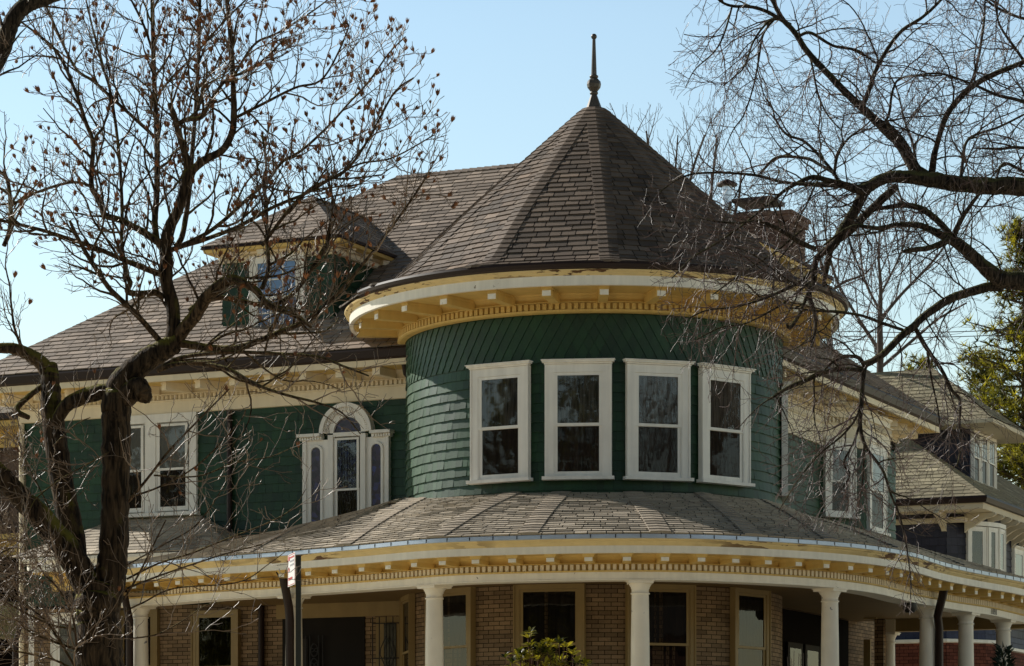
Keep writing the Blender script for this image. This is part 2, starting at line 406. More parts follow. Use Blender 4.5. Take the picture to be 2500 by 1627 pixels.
# ---- turret wall: courses of green shingles, then a lattice of diamond shingles under the cornice
Sc = lambda u, v, n: pol(u/R, R+n, v)
m = MB(); tiles(m, Sc, 4.3, 6.72, .152, .125, lambda v: (-2.1*R, 2.1*R), thick=.024, gap=.003, jit=.004, wvar=.35)
part(m, 'turret_wall', GREEN, house)
m = MB(); w_, h_ = .172, .30; row = 0; v = 6.74
m.grid([[pol(a*D2R, R-.002, z) for a in range(-122, 123, 3)] for z in (6.70, 7.52)], 0., False)
while v < 7.60:
    n = int(2*math.pi*R/w_)
    for i in range(-n//3, n//3+1):
        u = (i + .5*(row % 2))*w_; th = .026*ru(.85, 1.1); t_ = ru(.1, .9); g = .004
        b, l, tp, r_ = (u, v-h_/2), (u-w_/2+g, v), (u, v+h_/2), (u+w_/2-g, v)
        if b[1] < 6.72:
            m.face([Sc(l[0], max(v, 6.73), .014), Sc(r_[0], max(v, 6.73), .014), Sc(tp[0], tp[1], .002)], t_); continue
        m.face([Sc(*b, th), Sc(*r_, .014), Sc(*tp, .002), Sc(*l, .014)], t_)
        m.face([Sc(*b, th), Sc(*l, .014), Sc(l[0], l[1], 0), Sc(b[0], b[1], 0)], t_*.3); m.face([Sc(*r_, .014), Sc(*b, th), Sc(b[0], b[1], 0), Sc(r_[0], r_[1], 0)], t_*.3)
    v += h_/2; row += 1
part(m, 'diamond_shingle_band', GREEN, house)
# ---- turret windows
for px, zb in ((1222, 4.905), (1412, 4.905), (1606, 4.905), (1768.5, 4.905)):
    a = th_px(px, R+.05); c = pol(a, R*math.cos(.16)+.045, zb)
    window(house, c, V((math.cos(a), math.sin(a), 0)), V((math.sin(a), -math.cos(a), 0)), 1.03, 1.86, cas=.125, depth=.085, rail=.055, meet=.50)
a = 84.5*D2R; c = pol(a, R-.0, 4.905); window(house, c, V((math.cos(a), math.sin(a), 0)), V((math.sin(a), -math.cos(a), 0)), 1.03, 1.86, cas=.125, depth=.085, rail=.055)
# ---- turret cornice
full = ring(0, -math.pi, math.pi, 180)
def swp(path, prof, name, mat_, smooth=True, parent=None, label=None):
    m = MB(); m.sweep(path, prof, .5, smooth); return part(m, name, mat_, parent or house, label)
swp(ring(0, -66*D2R, 205*D2R, 150), [(4.05, 8.10), (4.19, 8.095), (4.20, 8.06), (4.185, 8.01), (4.13, 7.985), (4.06, 7.985)], 'gutter', GUTTER)
swp(full, [(4.135, 7.99), (4.125, 7.965), (4.09, 7.945), (4.085, 7.93), (4.06, 7.92), (4.05, 7.905)], 'crown_moulding', PEEL)
swp(full, [(4.05, 7.91), (4.05, 7.762), (3.99, 7.760), (3.98, 7.775)], 'fascia', FASCIA)
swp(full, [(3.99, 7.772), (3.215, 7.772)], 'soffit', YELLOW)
swp(full, [(3.30, 7.772), (3.29, 7.75), (3.25, 7.735), (3.225, 7.70), (3.225, 7.66), (3.265, 7.655), (3.265, 7.64), (3.205, 7.635), (3.205, 7.532), (3.26, 7.53), (3.255, 7.512), (3.225, 7.495), (3.13, 7.488)], 'bed_moulding', YELLOW)
m = MB(); dentils(m, full, 3.205, 7.537, 7.632, .062, .05, .098); part(m, 'dentil_band', YELLOW, house)
for i in range(-8, 9):
    a = (i*12.857+.6)*D2R; n = V((math.sin(a), -math.cos(a), 0)); t = V((math.cos(a), math.sin(a), 0))
    bracket(house, T, t, n, 3.23, 3.93, 7.625, 7.77, .145, YELLOW, flare=False, face_m=FASCIA)
# ---- cone roof, twelve facets with hip shingles
prof = [V(p) for p in ((4.19, 8.085, 0), (3.9, 8.135, 0), (3.62, 8.255, 0), (3.36, 8.47, 0), (3.13, 8.70, 0), (2.3, 9.50, 0), (1.2, 10.48, 0), (.16, 11.40, 0))]
PR, PL = resample(cat_rom(prof, 10), .05)
def prof_at(v):
    x = max(0, min(len(PR)-1.001, v/PL*(len(PR)-1))); i = int(x); f = x-i; return PR[i]*(1-f)+PR[i+1]*f, (PR[i+1]-PR[i]).normalized()
m = MB(); caps = []
NF = 12
for k in range(NF):
    am = (2.0+15+30*k)*D2R; cdir = V((math.sin(am), -math.cos(am), 0)); tdir = V((math.cos(am), math.sin(am), 0))
    def Sf(u, v, n, cdir=cdir, tdir=tdir):
        p, d = prof_at(v); return V((T.x, T.y, EYE+p.y)) + cdir*(p.x*math.cos(15*D2R)+ .03 + n*d.y) + tdir*u + UP*(-n*d.x)
    tiles(m, Sf, 0, PL, .142, .26, lambda v: (-prof_at(v)[0].x*math.sin(15*D2R), prof_at(v)[0].x*math.sin(15*D2R)), thick=.020, jit=.010, gap=.016, odd=.03)
part(m, 'turret_roof', ROOFC, house)
for k in range(NF):
    ah = (2.0+30*k)*D2R; m = MB(); n = 42
    for i in range(n):
        v0, v1 = PL*i/n, PL*(i+1)/n+.02; p0, d0 = prof_at(v0); p1, d1 = prof_at(v1); tt = ru(.1, .95)
        cd = V((math.sin(ah), -math.cos(ah), 0)); td = V((math.cos(ah), math.sin(ah), 0)); w = min(.155, p0.x*.24+.03); w1 = min(.155, p1.x*.24+.03)
        base0 = V((T.x, T.y, EYE+p0.y)) + cd*(p0.x+.03); base1 = V((T.x, T.y, EYE+p1.y)) + cd*(p1.x+.03)
        N0 = cd*d0.y - UP*d0.x; N1 = cd*d1.y - UP*d1.x
        dr = .26
        a_ = [base0+N0*.030, base0+N0*.030+td*w-cd*(w*dr), base0+N0*.030-td*w-cd*(w*dr)]; b_ = [base1+N1*.014, base1+N1*.014+td*w1-cd*(w1*dr), base1+N1*.014-td*w1-cd*(w1*dr)]
        m.face([a_[0], a_[1], b_[1], b_[0]], tt); m.face([a_[2], a_[0], b_[0], b_[2]], tt)
        e = [base0, base0+td*w-cd*(w*dr), base0-td*w-cd*(w*dr)]
        m.face([a_[0], e[0], e[1], a_[1]], tt*.2); m.face([e[0], a_[0], a_[2], e[2]], tt*.2)
        m.face([a_[1], e[1], base1+td*w1-cd*(w1*dr), b_[1]], .0); m.face([a_[2], e[2], base1-td*w1-cd*(w1*dr), b_[2]], .0)
    part(m, 'hip_cap', CAPC, house)
# ---- finial
m = MB(); z0 = 11.37; c0 = V((T.x, T.y, EYE))
m.lathe(c0, [(.20, 11.33), (.165, 11.36), (.145, 11.39), (.05, 11.655)], 8, smooth=False); fin = part(m, 'finial', FINIAL, house)
def fpart(nm, f): 
    m = MB(); f(m); o = m.build(nm, FINIAL); place_fix(o, fin)
fpart('collar_ring', lambda m: (m.lathe(c0, [(.05, 11.65), (.068, 11.665), (.068, 11.69), (.05, 11.705)], 16), m.lathe(c0, [(.045, 11.925), (.072, 11.94), (.072, 11.965), (.04, 11.985)], 16)))
fpart('faceted_knob', lambda m: (m.lathe(c0, [(.055, 11.70), (.108, 11.77), (.118, 11.825), (.108, 11.875), (.055, 11.93)], 8, smooth=False)))
fpart('spike', lambda m: m.lathe(c0, [(.047, 11.97), (.026, 12.585)], 10))
fpart('ball', lambda m: m.lathe(c0, [(.0005, 12.57)] + [(.049*math.sin(i*math.pi/8), 12.618-.049*math.cos(i*math.pi/8)) for i in range(1, 8)] + [(.0005, 12.667)], 14, cap=False))
# ================================================================== main body
ZE, ZB, ZS, OV = 7.46, 7.28, 7.19, .75        # gutter top / bottom, soffit, overhang
SW, TD = 13.0, 10.85                           # right wall, rear wall
# walls
m = MB(); tiles(m, plane_S(H(0, 0, 0), A, UP, -B), 3.42, 6.75, .152, .14, lambda v: (0, 8.4), thick=.02, gap=.003, jit=.003); part(m, 'front_wall', GREEN, house)
P1 = V((5.55, 50.6, 0)); P2 = V((6.42, 51.2, 0)); P3 = V((7.03, 52.53, 0)); s3 = (P3-V((O.x, O.y, 0))).dot(A); t3 = (P3-V((O.x, O.y, 0))).dot(B)
J = V((O.x, O.y, 0)) + A*SW + B*2.4
P4 = P3 - A*(s3-SW)                            # bay returns to the wall
PE = V((O.x, O.y, 0)) + A*SW + B*TD
m = MB()
for a, b in ((J, P1), (P1, P2), (P2, P3), (P3, P4), (P4, PE)):
    d = (b-a); L = d.length; d.normalize(); n = V((d.y, -d.x, 0))
    tiles(m, plane_S(V((a.x, a.y, EYE)), d, UP, n), 4.3, 6.75, .152, .14, lambda v: (0, L), thick=.02, gap=.003, jit=.003)
part(m, 'side_wall', GREEN, house)
m = MB()
for q in ([H(0, 0, -1.4), H(0, TD, -1.4), H(0, TD, 7.2), H(0, 0, 7.2)], [H(0, TD, -1.4), H(SW, TD, -1.4), H(SW, TD, 7.2), H(0, TD, 7.2)]): m.face(q)
part(m, 'rear_wall', GREEN, house)
# main roof (hip) and its caps
e1, e2, e3, e4 = H(-OV, -OV, ZE+.02), H(SW+OV, -OV, ZE+.02), H(SW+OV, TD+OV, ZE+.02), H(-OV, TD+OV, ZE+.02)
r1, r2 = H(5.0, 5.05, 11.71), H(7.9, 5.05, 11.71)
m = MB()
roof_plane(m, e1, e2, r1, r2, ch=.15, w=.3, gap=.014, thick=.018); roof_plane(m, e2, e3, r2, r2, ch=.15, w=.3, gap=.014, thick=.018)
roof_plane(m, e4, e1, r1, r1, ch=.15, w=.3); 
m.face([e3, e4, r1, r2], .4)
part(m, 'main_roof', ROOF, house)
m = MB()
def hipcap(m, p0, p1, s0, s1): cap_line(m, p0, p1, s0.normalized(), s1.normalized())
nA = (r1-H(5.0, -OV, ZE)); 
hipcap(m, r1, r2, (e1-H(-OV, 5.05, 11.71+0)), -(e1-H(-OV, 5.05, 11.71)) + UP*(-8)) if False else cap_line(m, r1, r2, (-B-UP*.7).normalized(), (B-UP*.7).normalized())
cap_line(m, e1, r1, (A-UP*0.05).normalized(), (B-UP*.05).normalized(), w=.13)
cap_line(m, e2, r2, (-A-UP*.05).normalized(), (B-UP*.05).normalized(), w=.13)
part(m, 'ridge_cap', CAPM, house)
# eaves of the main body: left front and right side
OP = V((O.x, O.y, 0))
def h2(s, t): return OP + A*s + B*t
sT = 8.2
ev = poly_path([h2(-.0, 6), h2(0, 0), h2(sT, 0)])
evr = poly_path([h2(SW, 1.5), h2(SW, TD), h2(SW-5, TD)])
for k_, pth in enumerate((ev, evr)):
    swp(pth, [(OV-.08, ZE), (OV+.03, ZE), (OV+.04, ZE-.03), (OV+.02, ZB+.03), (OV-.03, ZB), (OV-.1, ZB)], 'gutter', GUTTER, False)
    swp(pth, [(OV-.04, ZB+.02), (OV-.05, ZS-.01), (OV-.1, ZS-.012), (OV-.1, ZS+.01)], 'fascia', CREAM, False)
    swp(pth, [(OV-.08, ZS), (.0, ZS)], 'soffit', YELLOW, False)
    swp(pth, [(.12, ZS), (.10, ZS-.03), (.05, ZS-.06), (.05, ZS-.13), (.085, ZS-.135), (.085, ZS-.15), (.035, ZS-.155), (.035, 6.955), (.08, 6.95), (.075, 6.935), (.045, 6.92)], 'bed_moulding', CREAM, False)
    m = MB(); dentils(m, pth, .035, 6.957, 7.035, .05, .04, .088); part(m, 'dentil_band', CREAM, house)
swp(ev, [(.045, 6.93), (.045, 6.72), (.0, 6.71)], 'frieze', CREAM, False)
for p, t, n in walk(ev, .655, .42)[8:21]: bracket(house, p, t, n, .08, .60, 7.05, ZS-.002, .15, CREAM, flare=False)
for p, t, n in walk(evr, .655, .3)[1:15]: bracket(house, p, t, n, .08, .60, 7.05, ZS-.002, .13, CREAM, flare=False)
bay = poly_path([J, P1, P2, P3, P4])
swp(bay, [(.09, 7.06), (.08, 7.03), (.05, 7.0), (.05, 6.9), (.10, 6.895), (.10, 6.88), (.045, 6.87), (.045, 6.78), (.09, 6.775), (.08, 6.755), (.05, 6.74), (.05, 6.36), (.0, 6.355)], 'bay_frieze', CREAM, False)
m = MB(); dentils(m, bay, .045, 6.785, 6.865, .05, .04, .088); part(m, 'dentil_band', CREAM, house)
# bay / side windows
def seg_frame(a, b):
    d = (b-a).normalized(); return d, V((d.y, -d.x, 0))
d, n = seg_frame(P1, P2); L = (P2-P1).length; c = P1 + d*(L*.43); window(house, V((c.x, c.y, EYE+5.06)), d, n, .74, 1.44, cas=.11, crown=.06, depth=.06)
d, n = seg_frame(P2, P3); L = (P3-P2).length; c = P2 + d*(L*.47); window(house, V((c.x, c.y, EYE+4.86)), d, n, 1.06, 1.70, cas=.125, crown=.07, depth=.06)
# corner board / downspout at the far left corner and beside the turret
def spout(pts, r=.045, mat_=None, name='downspout'):
    m = MB(); m.tube(pts, [r]*len(pts), 8); return part(m, name, mat_ or GUTTER, house)
s_, z_ = on_t(565, 1150, 0); spout([H(s_, -.07, 6.70), H(s_, -.07, 4.4)], .05)
s_, z_ = on_t(540, 1290, 0); 
spout([H(7.98, -.6, 7.27), H(8.0, -.55, 7.05), H(8.05, -.12, 6.85), H(8.05, -.1, 6.62)], .05)
spout([H(8.05, -.1, 6.62), H(8.05, -.1, 5.0)], .04, CREAM)
spout([H(.03, -.05, 6.7), H(.03, -.05, 2.0)], .05, CREAM)
# double window on the left front
sl, _ = on_t(262, 1150, 0); sr, _ = on_t(484, 1150, 0)
_, zb = on_t(375, 1263, 0)
W2w = (sr-sl); c = H((sl+sr)/2, 0, zb); m = MB(); hh = 6.715-zb
wbox(m, c, A, -B, -W2w/2, W2w/2, hh-.15, hh, 0, .075); wbox(m, c, A, -B, -W2w/2-.05, W2w/2+.05, 0, .06, 0, .15)
for a_, b_ in ((-W2w/2, -W2w/2+.13), (-.1, .1), (W2w/2-.13, W2w/2)): wbox(m, c, A, -B, a_, b_, .06, hh-.15, 0, .07)
part(m, 'double_window_casing', WHITE, house)
lw = W2w/2-.23
for sg in (-1, 1): window(house, c + A*(sg*(.1+lw/2)) + UP*.06, A, -B, lw, hh-.21, cas=.03, sill=.03, crown=0, depth=.03, rail=.05, bare=True, curt=SHADE, low=CURT2, meet=.52)
# ---- arched stained-glass window on the front
def fr(px, py): return on_t(px, py, 0)
sa, za = fr(745, 1150); sb, _ = fr(955, 1150); sc_, zspr = fr(853, 1062); _, ztop = fr(853, 989)
zb = 4.3; cen = H(sc_, 0, 0)
m = MB(); hw0 = sc_-sa; hw1 = sb-sc_; N_ = -B
ro, ri = .50, .265
wbox(m, cen, A, N_, -hw0, -.36, zb, zspr-.07, 0, .07); 
wbox(m, cen, A, N_, .36, hw1, zb, zspr-.07, 0, .07)
for sg, h_e in ((-1, hw0), (1, hw1)):
    lo, hi = (-(h_e+.07), -ro+.02) if sg < 0 else (ro-.02, h_e+.07)
    wbox(m, cen, A, N_, lo, hi, zspr-.02, zspr+.03, 0, .20); wbox(m, cen, A, N_, lo+(.03 if sg < 0 else 0), hi-(0 if sg < 0 else .03), zspr-.075, zspr-.02, 0, .12)
    wbox(m, cen, A, N_, -h_e if sg < 0 else h_e-.07, -h_e+.07 if sg < 0 else h_e, zb, zspr-.075, .07, .10)
    x = lo+.04
    while x < hi-.03: wbox(m, cen, A, N_, x, x+.025, zspr-.07, zspr-.025, .12, .15); x += .05
for x0, x1 in ((-.36, -.262), (.262, .36)): wbox(m, cen, A, N_, x0, x1, zb, zspr, .0, .11)
wbox(m, cen, A, N_, -.262, .262, zspr-.035, zspr+.035, .0, .10)
n = 24
def arc(r, i, nn): a = math.pi*i/n; return cen + A*(r*math.cos(a)) + UP*(zspr+.03+r*math.sin(a)) + N_*nn
for rr0, rr1, n0 in ((ri, .36, .085), (.36, .43, .10), (.43, ro, .17)):
    m.grid([[arc(rr0, i, 0) for i in range(n+1)], [arc(rr0, i, n0) for i in range(n+1)], [arc(rr1, i, n0) for i in range(n+1)], [arc(rr1, i, 0) for i in range(n+1)]], .5, False)
k = 34
for i in range(k):
    a = math.pi*(i+.5)/k; d = A*math.cos(a)+UP*math.sin(a); tt = A*(-math.sin(a))+UP*math.cos(a); p = cen+UP*(zspr+.03)+N_*.10
    m.box(p+d*.375-tt*.011, d*.055, tt*.022, N_*.03)
aw = part(m, 'arched_window', WHITE, house)
m = MB(); m.face([arc(ri, i, .04) for i in range(n+1)]); place_fix(m.build('fanlight', STAIN), aw)
for cx_ in (-hw0*.70, hw1*.70):
    m = MB(); pts = []; rw = .085; zt = zspr-.28; 
    for i in range(13): a = math.pi*i/12; pts.append(cen+A*(cx_+rw*math.cos(a))+UP*(zt+rw*math.sin(a))+N_*.078)
    pts += [cen+A*(cx_-rw)+UP*zb+N_*.078, cen+A*(cx_+rw)+UP*zb+N_*.078]; m.face(pts); place_fix(m.build('stained_side_light', STAIN), aw)
    m = MB()
    rows = []
    for rr, nn in ((rw, .07), (rw+.005, .10), (rw+.045, .10), (rw+.05, .07)):
        r_ = [cen+A*(cx_+rr)+UP*zb+N_*nn] + [cen+A*(cx_+rr*math.cos(math.pi*i/12))+UP*(zt+rr*math.sin(math.pi*i/12))+N_*nn for i in range(13)] + [cen+A*(cx_-rr)+UP*zb+N_*nn]; rows.append(r_)
    m.grid(rows, .5, False); place_fix(m.build('side_light_frame', WHITE), aw)
window(house, cen + UP*zb + N_*.02, A, N_, .522, zspr-.04-zb, cas=.02, sill=.05, crown=0, depth=.03, rail=.04, bare=True, curt=STAIN, low=CURT2, meet=.5)
# ================================================================== dormers
def dormer(front_s0, front_s1, tf, f, zt_w, ze, ov, za, ta_off, win):
    # f(s,t,z) maps the dormer's own frame (along the front, into the roof) to the world
    X = (f(1, 0, 0)-f(0, 0, 0)); Z = (f(0, 1, 0)-f(0, 0, 0)); s0, s1 = front_s0, front_s1
    d = empty('dormer') if False else None
    m = MB(); tiles(m, plane_S(f(s0, tf, 0), X, UP, -Z), 7.5, zt_w, .152, .14, lambda v: (0, s1-s0), thick=.02, gap=.003, jit=.003)
    tiles(m, plane_S(f(s1, tf, 0), Z, UP, X), 7.5, zt_w, .152, .14, lambda v: (0, 3.6), thick=.02, gap=.003)
    tiles(m, plane_S(f(s0, tf, 0), Z, UP, -X), 7.5, zt_w, .152, .14, lambda v: (0, 3.6), thick=.02, gap=.003)
    dw = part(m, 'dormer', GREEN, house)
    base = f(s0, tf, 0); pth = poly_path([V((p.x, p.y, 0)) for p in (f(s0, tf+3.6, 0), f(s0, tf, 0), f(s1, tf, 0), f(s1, tf+3.6, 0))])
    def sub(prof, nm, mat_):
        mm = MB(); mm.sweep(pth, prof, .5, False); place_fix(mm.build(nm, mat_), dw)
    sub([(.04, ze-.02), (ov+.0, ze), (ov+.02, ze-.05), (ov-.01, ze-.06)], 'gutter', GUTTER)
    sub([(ov-.015, ze-.055), (ov-.03, ze-.115), (.0, ze-.12)], 'soffit', YELLOW)
    sub([(.09, ze-.12), (.07, ze-.15), (.03, ze-.16), (.03, ze-.25), (.06, ze-.255), (.06, ze-.27), (.03, zt_w-.12), (.0, zt_w-.13)], 'frieze', CREAM)
    mm = MB(); dentils(mm, pth, .03, ze-.245, ze-.175, .045, .035, .08); place_fix(mm.build('dentil_band', CREAM), dw)
    for p, t, n in walk(pth, .6, .3):
        bracket(dw, p, t, n, .05, ov-.06, ze-.20, ze-.122, .12, CREAM, flare=False)
    sm = (s0+s1)/2; ap = f(sm, tf-ov+ta_off, za); bk = f(sm, tf+4.2, za)
    c1, c2 = f(s0-ov, tf-ov, ze), f(s1+ov, tf-ov, ze); c3, c4 = f(s1+ov, tf+4.2, ze), f(s0-ov, tf+4.2, ze)
    mm = MB(); roof_plane(mm, c1, c2, ap, ap, ch=.14, w=.28, gap=.008); roof_plane(mm, c2, c3, ap, bk, ch=.14, w=.28); roof_plane(mm, c4, c1, bk, ap, ch=.14, w=.28)
    place_fix(mm.build('dormer_roof', ROOF), dw)
    mm = MB(); 
    cap_line(mm, c2, ap, (-X-UP*.05).normalized(), (Z-UP*.05).normalized(), w=.1); cap_line(mm, c1, ap, (X-UP*.05).normalized(), (Z-UP*.05).normalized(), w=.1); cap_line(mm, ap, bk, (X-UP*.7).normalized(), (-X-UP*.7).normalized(), w=.1)
    place_fix(mm.build('ridge_cap', CAPM), dw)
    return dw
sd0, _ = on_t(544, 812, .25); sd1, _ = on_t(815, 800, .25)
_, zfe = on_t(836, 571, -.02); ap_s, ap_z = on_t(758, 480, 1.45)
_, zwt = on_t(815, 614, .25)
dor = dormer(sd0, sd1, .25, H, zwt+.08, zfe, .27, ap_z, 1.5, None)
s_a, zwb = on_t(618, 806, .25); s_b, zwt2 = on_t(742, 634, .25)
window(house, H((s_a+s_b)/2, .25, zwb-.12), A, -B, s_b-s_a+.06, zwt2-zwb+.24, cas=.10, sill=.05, crown=.0, depth=.06, rail=.045, grid=(3, 2, 1), curt=M('sky_blue_blind', (.42, .62, .95), .7, .3, noise=(2, .15)), low=M('blue_blind', (.30, .50, .92), .7, .3, noise=(2, .15)), meet=.52)  # reflected sky painted as blue behind the dormer panes
# right-hand dormer (mirror), mostly behind the cone
def H2(s, t, z): return O + B*s + A*(SW - t) + UP*z
dormer(3.7, 6.9, .55, H2, zwt+.08, zfe, .42, ap_z, 1.9, None)
# ---- chimney with flue and flat cap
ch = MB(); cx0, cy0 = on_t(1740, 560, 9.3)[0], on_t(1925, 560, 9.3)[0]
for S_, L_ in ((plane_S(H(cx0, 9.3, 0), A, UP, -B), cy0-cx0), (plane_S(H(cy0, 9.3, 0), B, UP, A), 1.0), (plane_S(H(cx0, 10.3, 0), -B, UP, -A), 1.0)):
    bricks(ch, S_, 8.0, 11.15, lambda v: (0, L_))
ch.face([H(cx0, 10.3, 8), H(cy0, 10.3, 8), H(cy0, 10.3, 11.15), H(cx0, 10.3, 11.15)])
ch.face([H(cx0, 9.3, 11.1), H(cy0, 9.3, 11.1), H(cy0, 10.3, 11.1), H(cx0, 10.3, 11.1)])
CHB = M('chimney_brick', (.16, .10, .075), .8, .3, tint=.3, noise=(30, .2, 2, .2), bump=(60, .4, .006))
chim = part(ch, 'chimney', CHB, house)
m = MB(); m.box(H(cx0-.06, 9.24, 11.15), A*(cy0-cx0+.12), B*1.12, UP*.12); m.box(H(cx0-.1, 9.2, 11.27), A*(cy0-cx0+.2), B*1.2, UP*.07); place_fix(m.build('chimney_crown', CHB), chim)
fs = on_t(1775, 500, 9.6)[0]; m = MB(); m.lathe(H(fs, 9.6, 0), [(.095, 11.3), (.095, 12.0)], 14)
FLUE = M('galvanised_flue', (.62, .66, .72), .3, .5, noise=(6, .1), metal=.7); fl = m.build('flue_pipe', FLUE); place_fix(fl, chim)
m = MB(); m.lathe(H(fs, 9.6, 0), [(.2, 12.0), (.21, 12.04), (.03, 12.13)], 12); place_fix(m.build('flue_cap', GUTTER), fl)
s0_, s1_ = on_t(1799, 484, 9.7)[0], on_t(1896, 484, 9.7)[0]
m = MB(); m.box(H(s0_, 9.4, 11.62), A*(s1_-s0_), B*.8, UP*.07)
for a_, b_ in ((s0_+.04, 9.45), (s1_-.08, 9.45), (s0_+.04, 10.1), (s1_-.08, 10.1)): m.box(H(a_, b_, 11.3), A*.03, B*.03, UP*.32)
m.box(H(s0_+.08, 9.5, 11.34), A*(s1_-s0_-.16), B*.6, UP*.1)
place_fix(m.build('chimney_cap', GUTTER), chim)
# ================================================================== wraparound porch
ZD = 3.754
eav = [(211,1387),(310,1380),(449,1366.5),(658,1351),(860,1334),(1059.5,1316.5),(1303,1308),(1513,1304.5),(1700,1306),(1871,1313),(2030,1323.5),(2140,1335),(2235,1352),(2316.5,1377),(2410,1397),(2500,1414)]
ep = []
for px, py in eav:
    Y = ZD*F/(YH-py); ep.append(V(((px-CX)/F*Y, Y, 0)))
d_ = (ep[-1]-ep[-2]).normalized(); ep.append(ep[-1]+B*2.75)
fine = cat_rom(ep, 14)
PP, PLEN = resample(fine, .12)
path = path_normals(PP)
# smooth normals
for _ in range(6):
    ns = [n for p, n in path]
    path = [(p, (ns[max(0, i-1)]+ns[i]*2+ns[min(len(ns)-1, i+1)]).normalized()) for i, (p, n) in enumerate(path)]
def arc_px(px):
    best = min(range(len(PP)), key=lambda i: abs(proj(V((PP[i].x, PP[i].y, EYE+ZD)))[0]-px)); return best/(len(PP)-1)
def off(o): return [(p+n*o, n) for p, n in path]
endp = path[0][0] + (h2(1.9, 0)-path[0][0])*.0
m = MB(); m.sweep(path, [(-.06, 3.775), (.0, 3.757), (.004, 3.70), (-.03, 3.692)], .5)
for p, t, n in walk(path, .36, .1): m.cbox(V((p.x, p.y, EYE+3.7285)) + n*.0035, t*.014, n*.006, UP*.05, -.3)
part(m, 'drip_edge', METAL, house)
swp(path, [(-.02, 3.695), (-.03, 3.675), (-.06, 3.66), (-.065, 3.645), (-.085, 3.62), (-.10, 3.605), (-.105, 3.59)], 'crown_moulding', PEEL2)
swp(path, [(-.10, 3.602), (-.10, 3.497), (-.15, 3.495), (-.16, 3.51)], 'fascia', FASCIA)
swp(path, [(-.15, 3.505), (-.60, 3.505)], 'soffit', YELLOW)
swp(path, [(-.50, 3.505), (-.51, 3.48), (-.56, 3.46), (-.58, 3.44), (-.58, 3.395), (-.535, 3.39), (-.535, 3.378), (-.60, 3.375), (-.60, 3.285), (-.53, 3.283), (-.535, 3.268), (-.57, 3.262)], 'bed_moulding', YELLOW)
m = MB(); dentils(m, path, -.60, 3.288, 3.372, .052, .055, .0885); part(m, 'dentil_band', CREAM, house)
swp(path, [(-.575, 3.265), (-.575, 3.165), (-.56, 3.16), (-.56, 3.145), (-.92, 3.145), (-.92, 3.30)], 'porch_beam', FASCIA)
for p, t, n in walk(path, .578, .30): bracket(house, p, t, n, -.57, -.20, 3.385, 3.504, .125, YELLOW, face_m=FASCIA)
# --- crest line of the porch roof, matched to the eave
def tw(th, z): return pol(th*D2R, R, z)
def pz(px, py, Y): 
    q = pt(px, py, Y); return q
def hz(s, t, z): return H(s, t, z)
keys = [(0.0, pz(300, 1383, 45.2)), (arc_px(310), pz(387, 1362, 45.5)), (arc_px(410), pz(503, 1338, 45.4)), (arc_px(490), pz(604, 1313, 45.3)), (arc_px(590), pz(745, 1283, 45.1)),
        (arc_px(720), pz(955, 1226, 45.1)), (arc_px(760), pz(985, 1215, 45.75)), (arc_px(800), tw(-78, 4.90)), (arc_px(850), tw(-60, 4.79)), (arc_px(920), tw(-45, 4.75)), (arc_px(1059), tw(-25, 4.74)), (arc_px(1290), tw(-11, 4.72)),
        (arc_px(1607), tw(9, 4.72)), (arc_px(1848), tw(31, 4.75)), (arc_px(1990), tw(52, 4.75)), (arc_px(2080), tw(75, 4.79)), (arc_px(2150), V((J.x, J.y, EYE+4.9))), (arc_px(2220), V((P1.x, P1.y, EYE+5.03))),
        (arc_px(2290), V((P2.x, P2.y, EYE+4.86))), (arc_px(2360), V((P3.x, P3.y, EYE+4.80))), (arc_px(2440), H(SW+.5, 6.5, 4.8)), (1.0, H(SW, 8.4, 4.8))]
def crest(f):
    for (a, p), (b, q) in zip(keys[:-1], keys[1:]):
        if f <= b: k = (f-a)/max(1e-6, b-a); return p*(1-k)+q*k
    return keys[-1][1]
def eave(f):
    x = min(max(f, 0), 1)*(len(PP)-1); i = min(int(x), len(PP)-2); q = PP[i]*(1-(x-i))+PP[i+1]*(x-i); return V((q.x, q.y, EYE+3.768))
def Spor(u, v, n):
    f = u/PLEN; e = eave(f); c = crest(f); w = c-e; q = e + w*v + UP*(.10*math.sin(math.pi*v)*min(1, w.length/2)*.4)
    nn = V((-w.x, -w.y, 0)); hl = nn.length
    nn = (nn*(w.z/max(hl, .01))/max(w.length, .01)*1.0 + UP*hl/max(w.length, .01))
    return q + nn*n*-1*(-1)
m = MB()
def porch_roof(m):
    NC = 25
    for k in range(NC):
        v, vb = k/NC, (k+1)/NC
        n = 90
        for i in range(n):
            u0, u1 = PLEN*i/n, PLEN*(i+1)/n
            m.face([Spor(u0, v, -.006), Spor(u1, v, -.006), Spor(u1, vb, -.006), Spor(u0, vb, -.006)], -.8)
        u = -.3*rnd()
        while u < PLEN:
            e0 = Spor(max(0, u), v, 0); e1 = Spor(min(PLEN, u+.2), v, 0); sc_ = max(.12, (e1-e0).length/.2)
            ww = .25*ru(.7, 1.3)/max(sc_, .3); l, r = max(0, u), min(PLEN, u+ww-.014/sc_); u += ww
            if r-l < .01: continue
            d = ru(-.004, .004); th = .019*ru(.7, 1.3); tt = ru(0, 1)
            a, b = Spor(l, v+d*.3, th), Spor(r, v+d*.3, th); c, e = Spor(r, vb+.003, .001), Spor(l, vb+.003, .001)
            m.face([a, b, c, e], tt); m.face([Spor(l, v+d*.3, -.005), Spor(r, v+d*.3, -.005), b, a], tt*.2)
porch_roof(m); part(m, 'porch_roof', ROOF2, house)
CAP2 = M('porch_hip_shingle', (.40, .335, .26), .58, .5, tint=.3, noise=(50, .2), bump=(90, .5, .01))
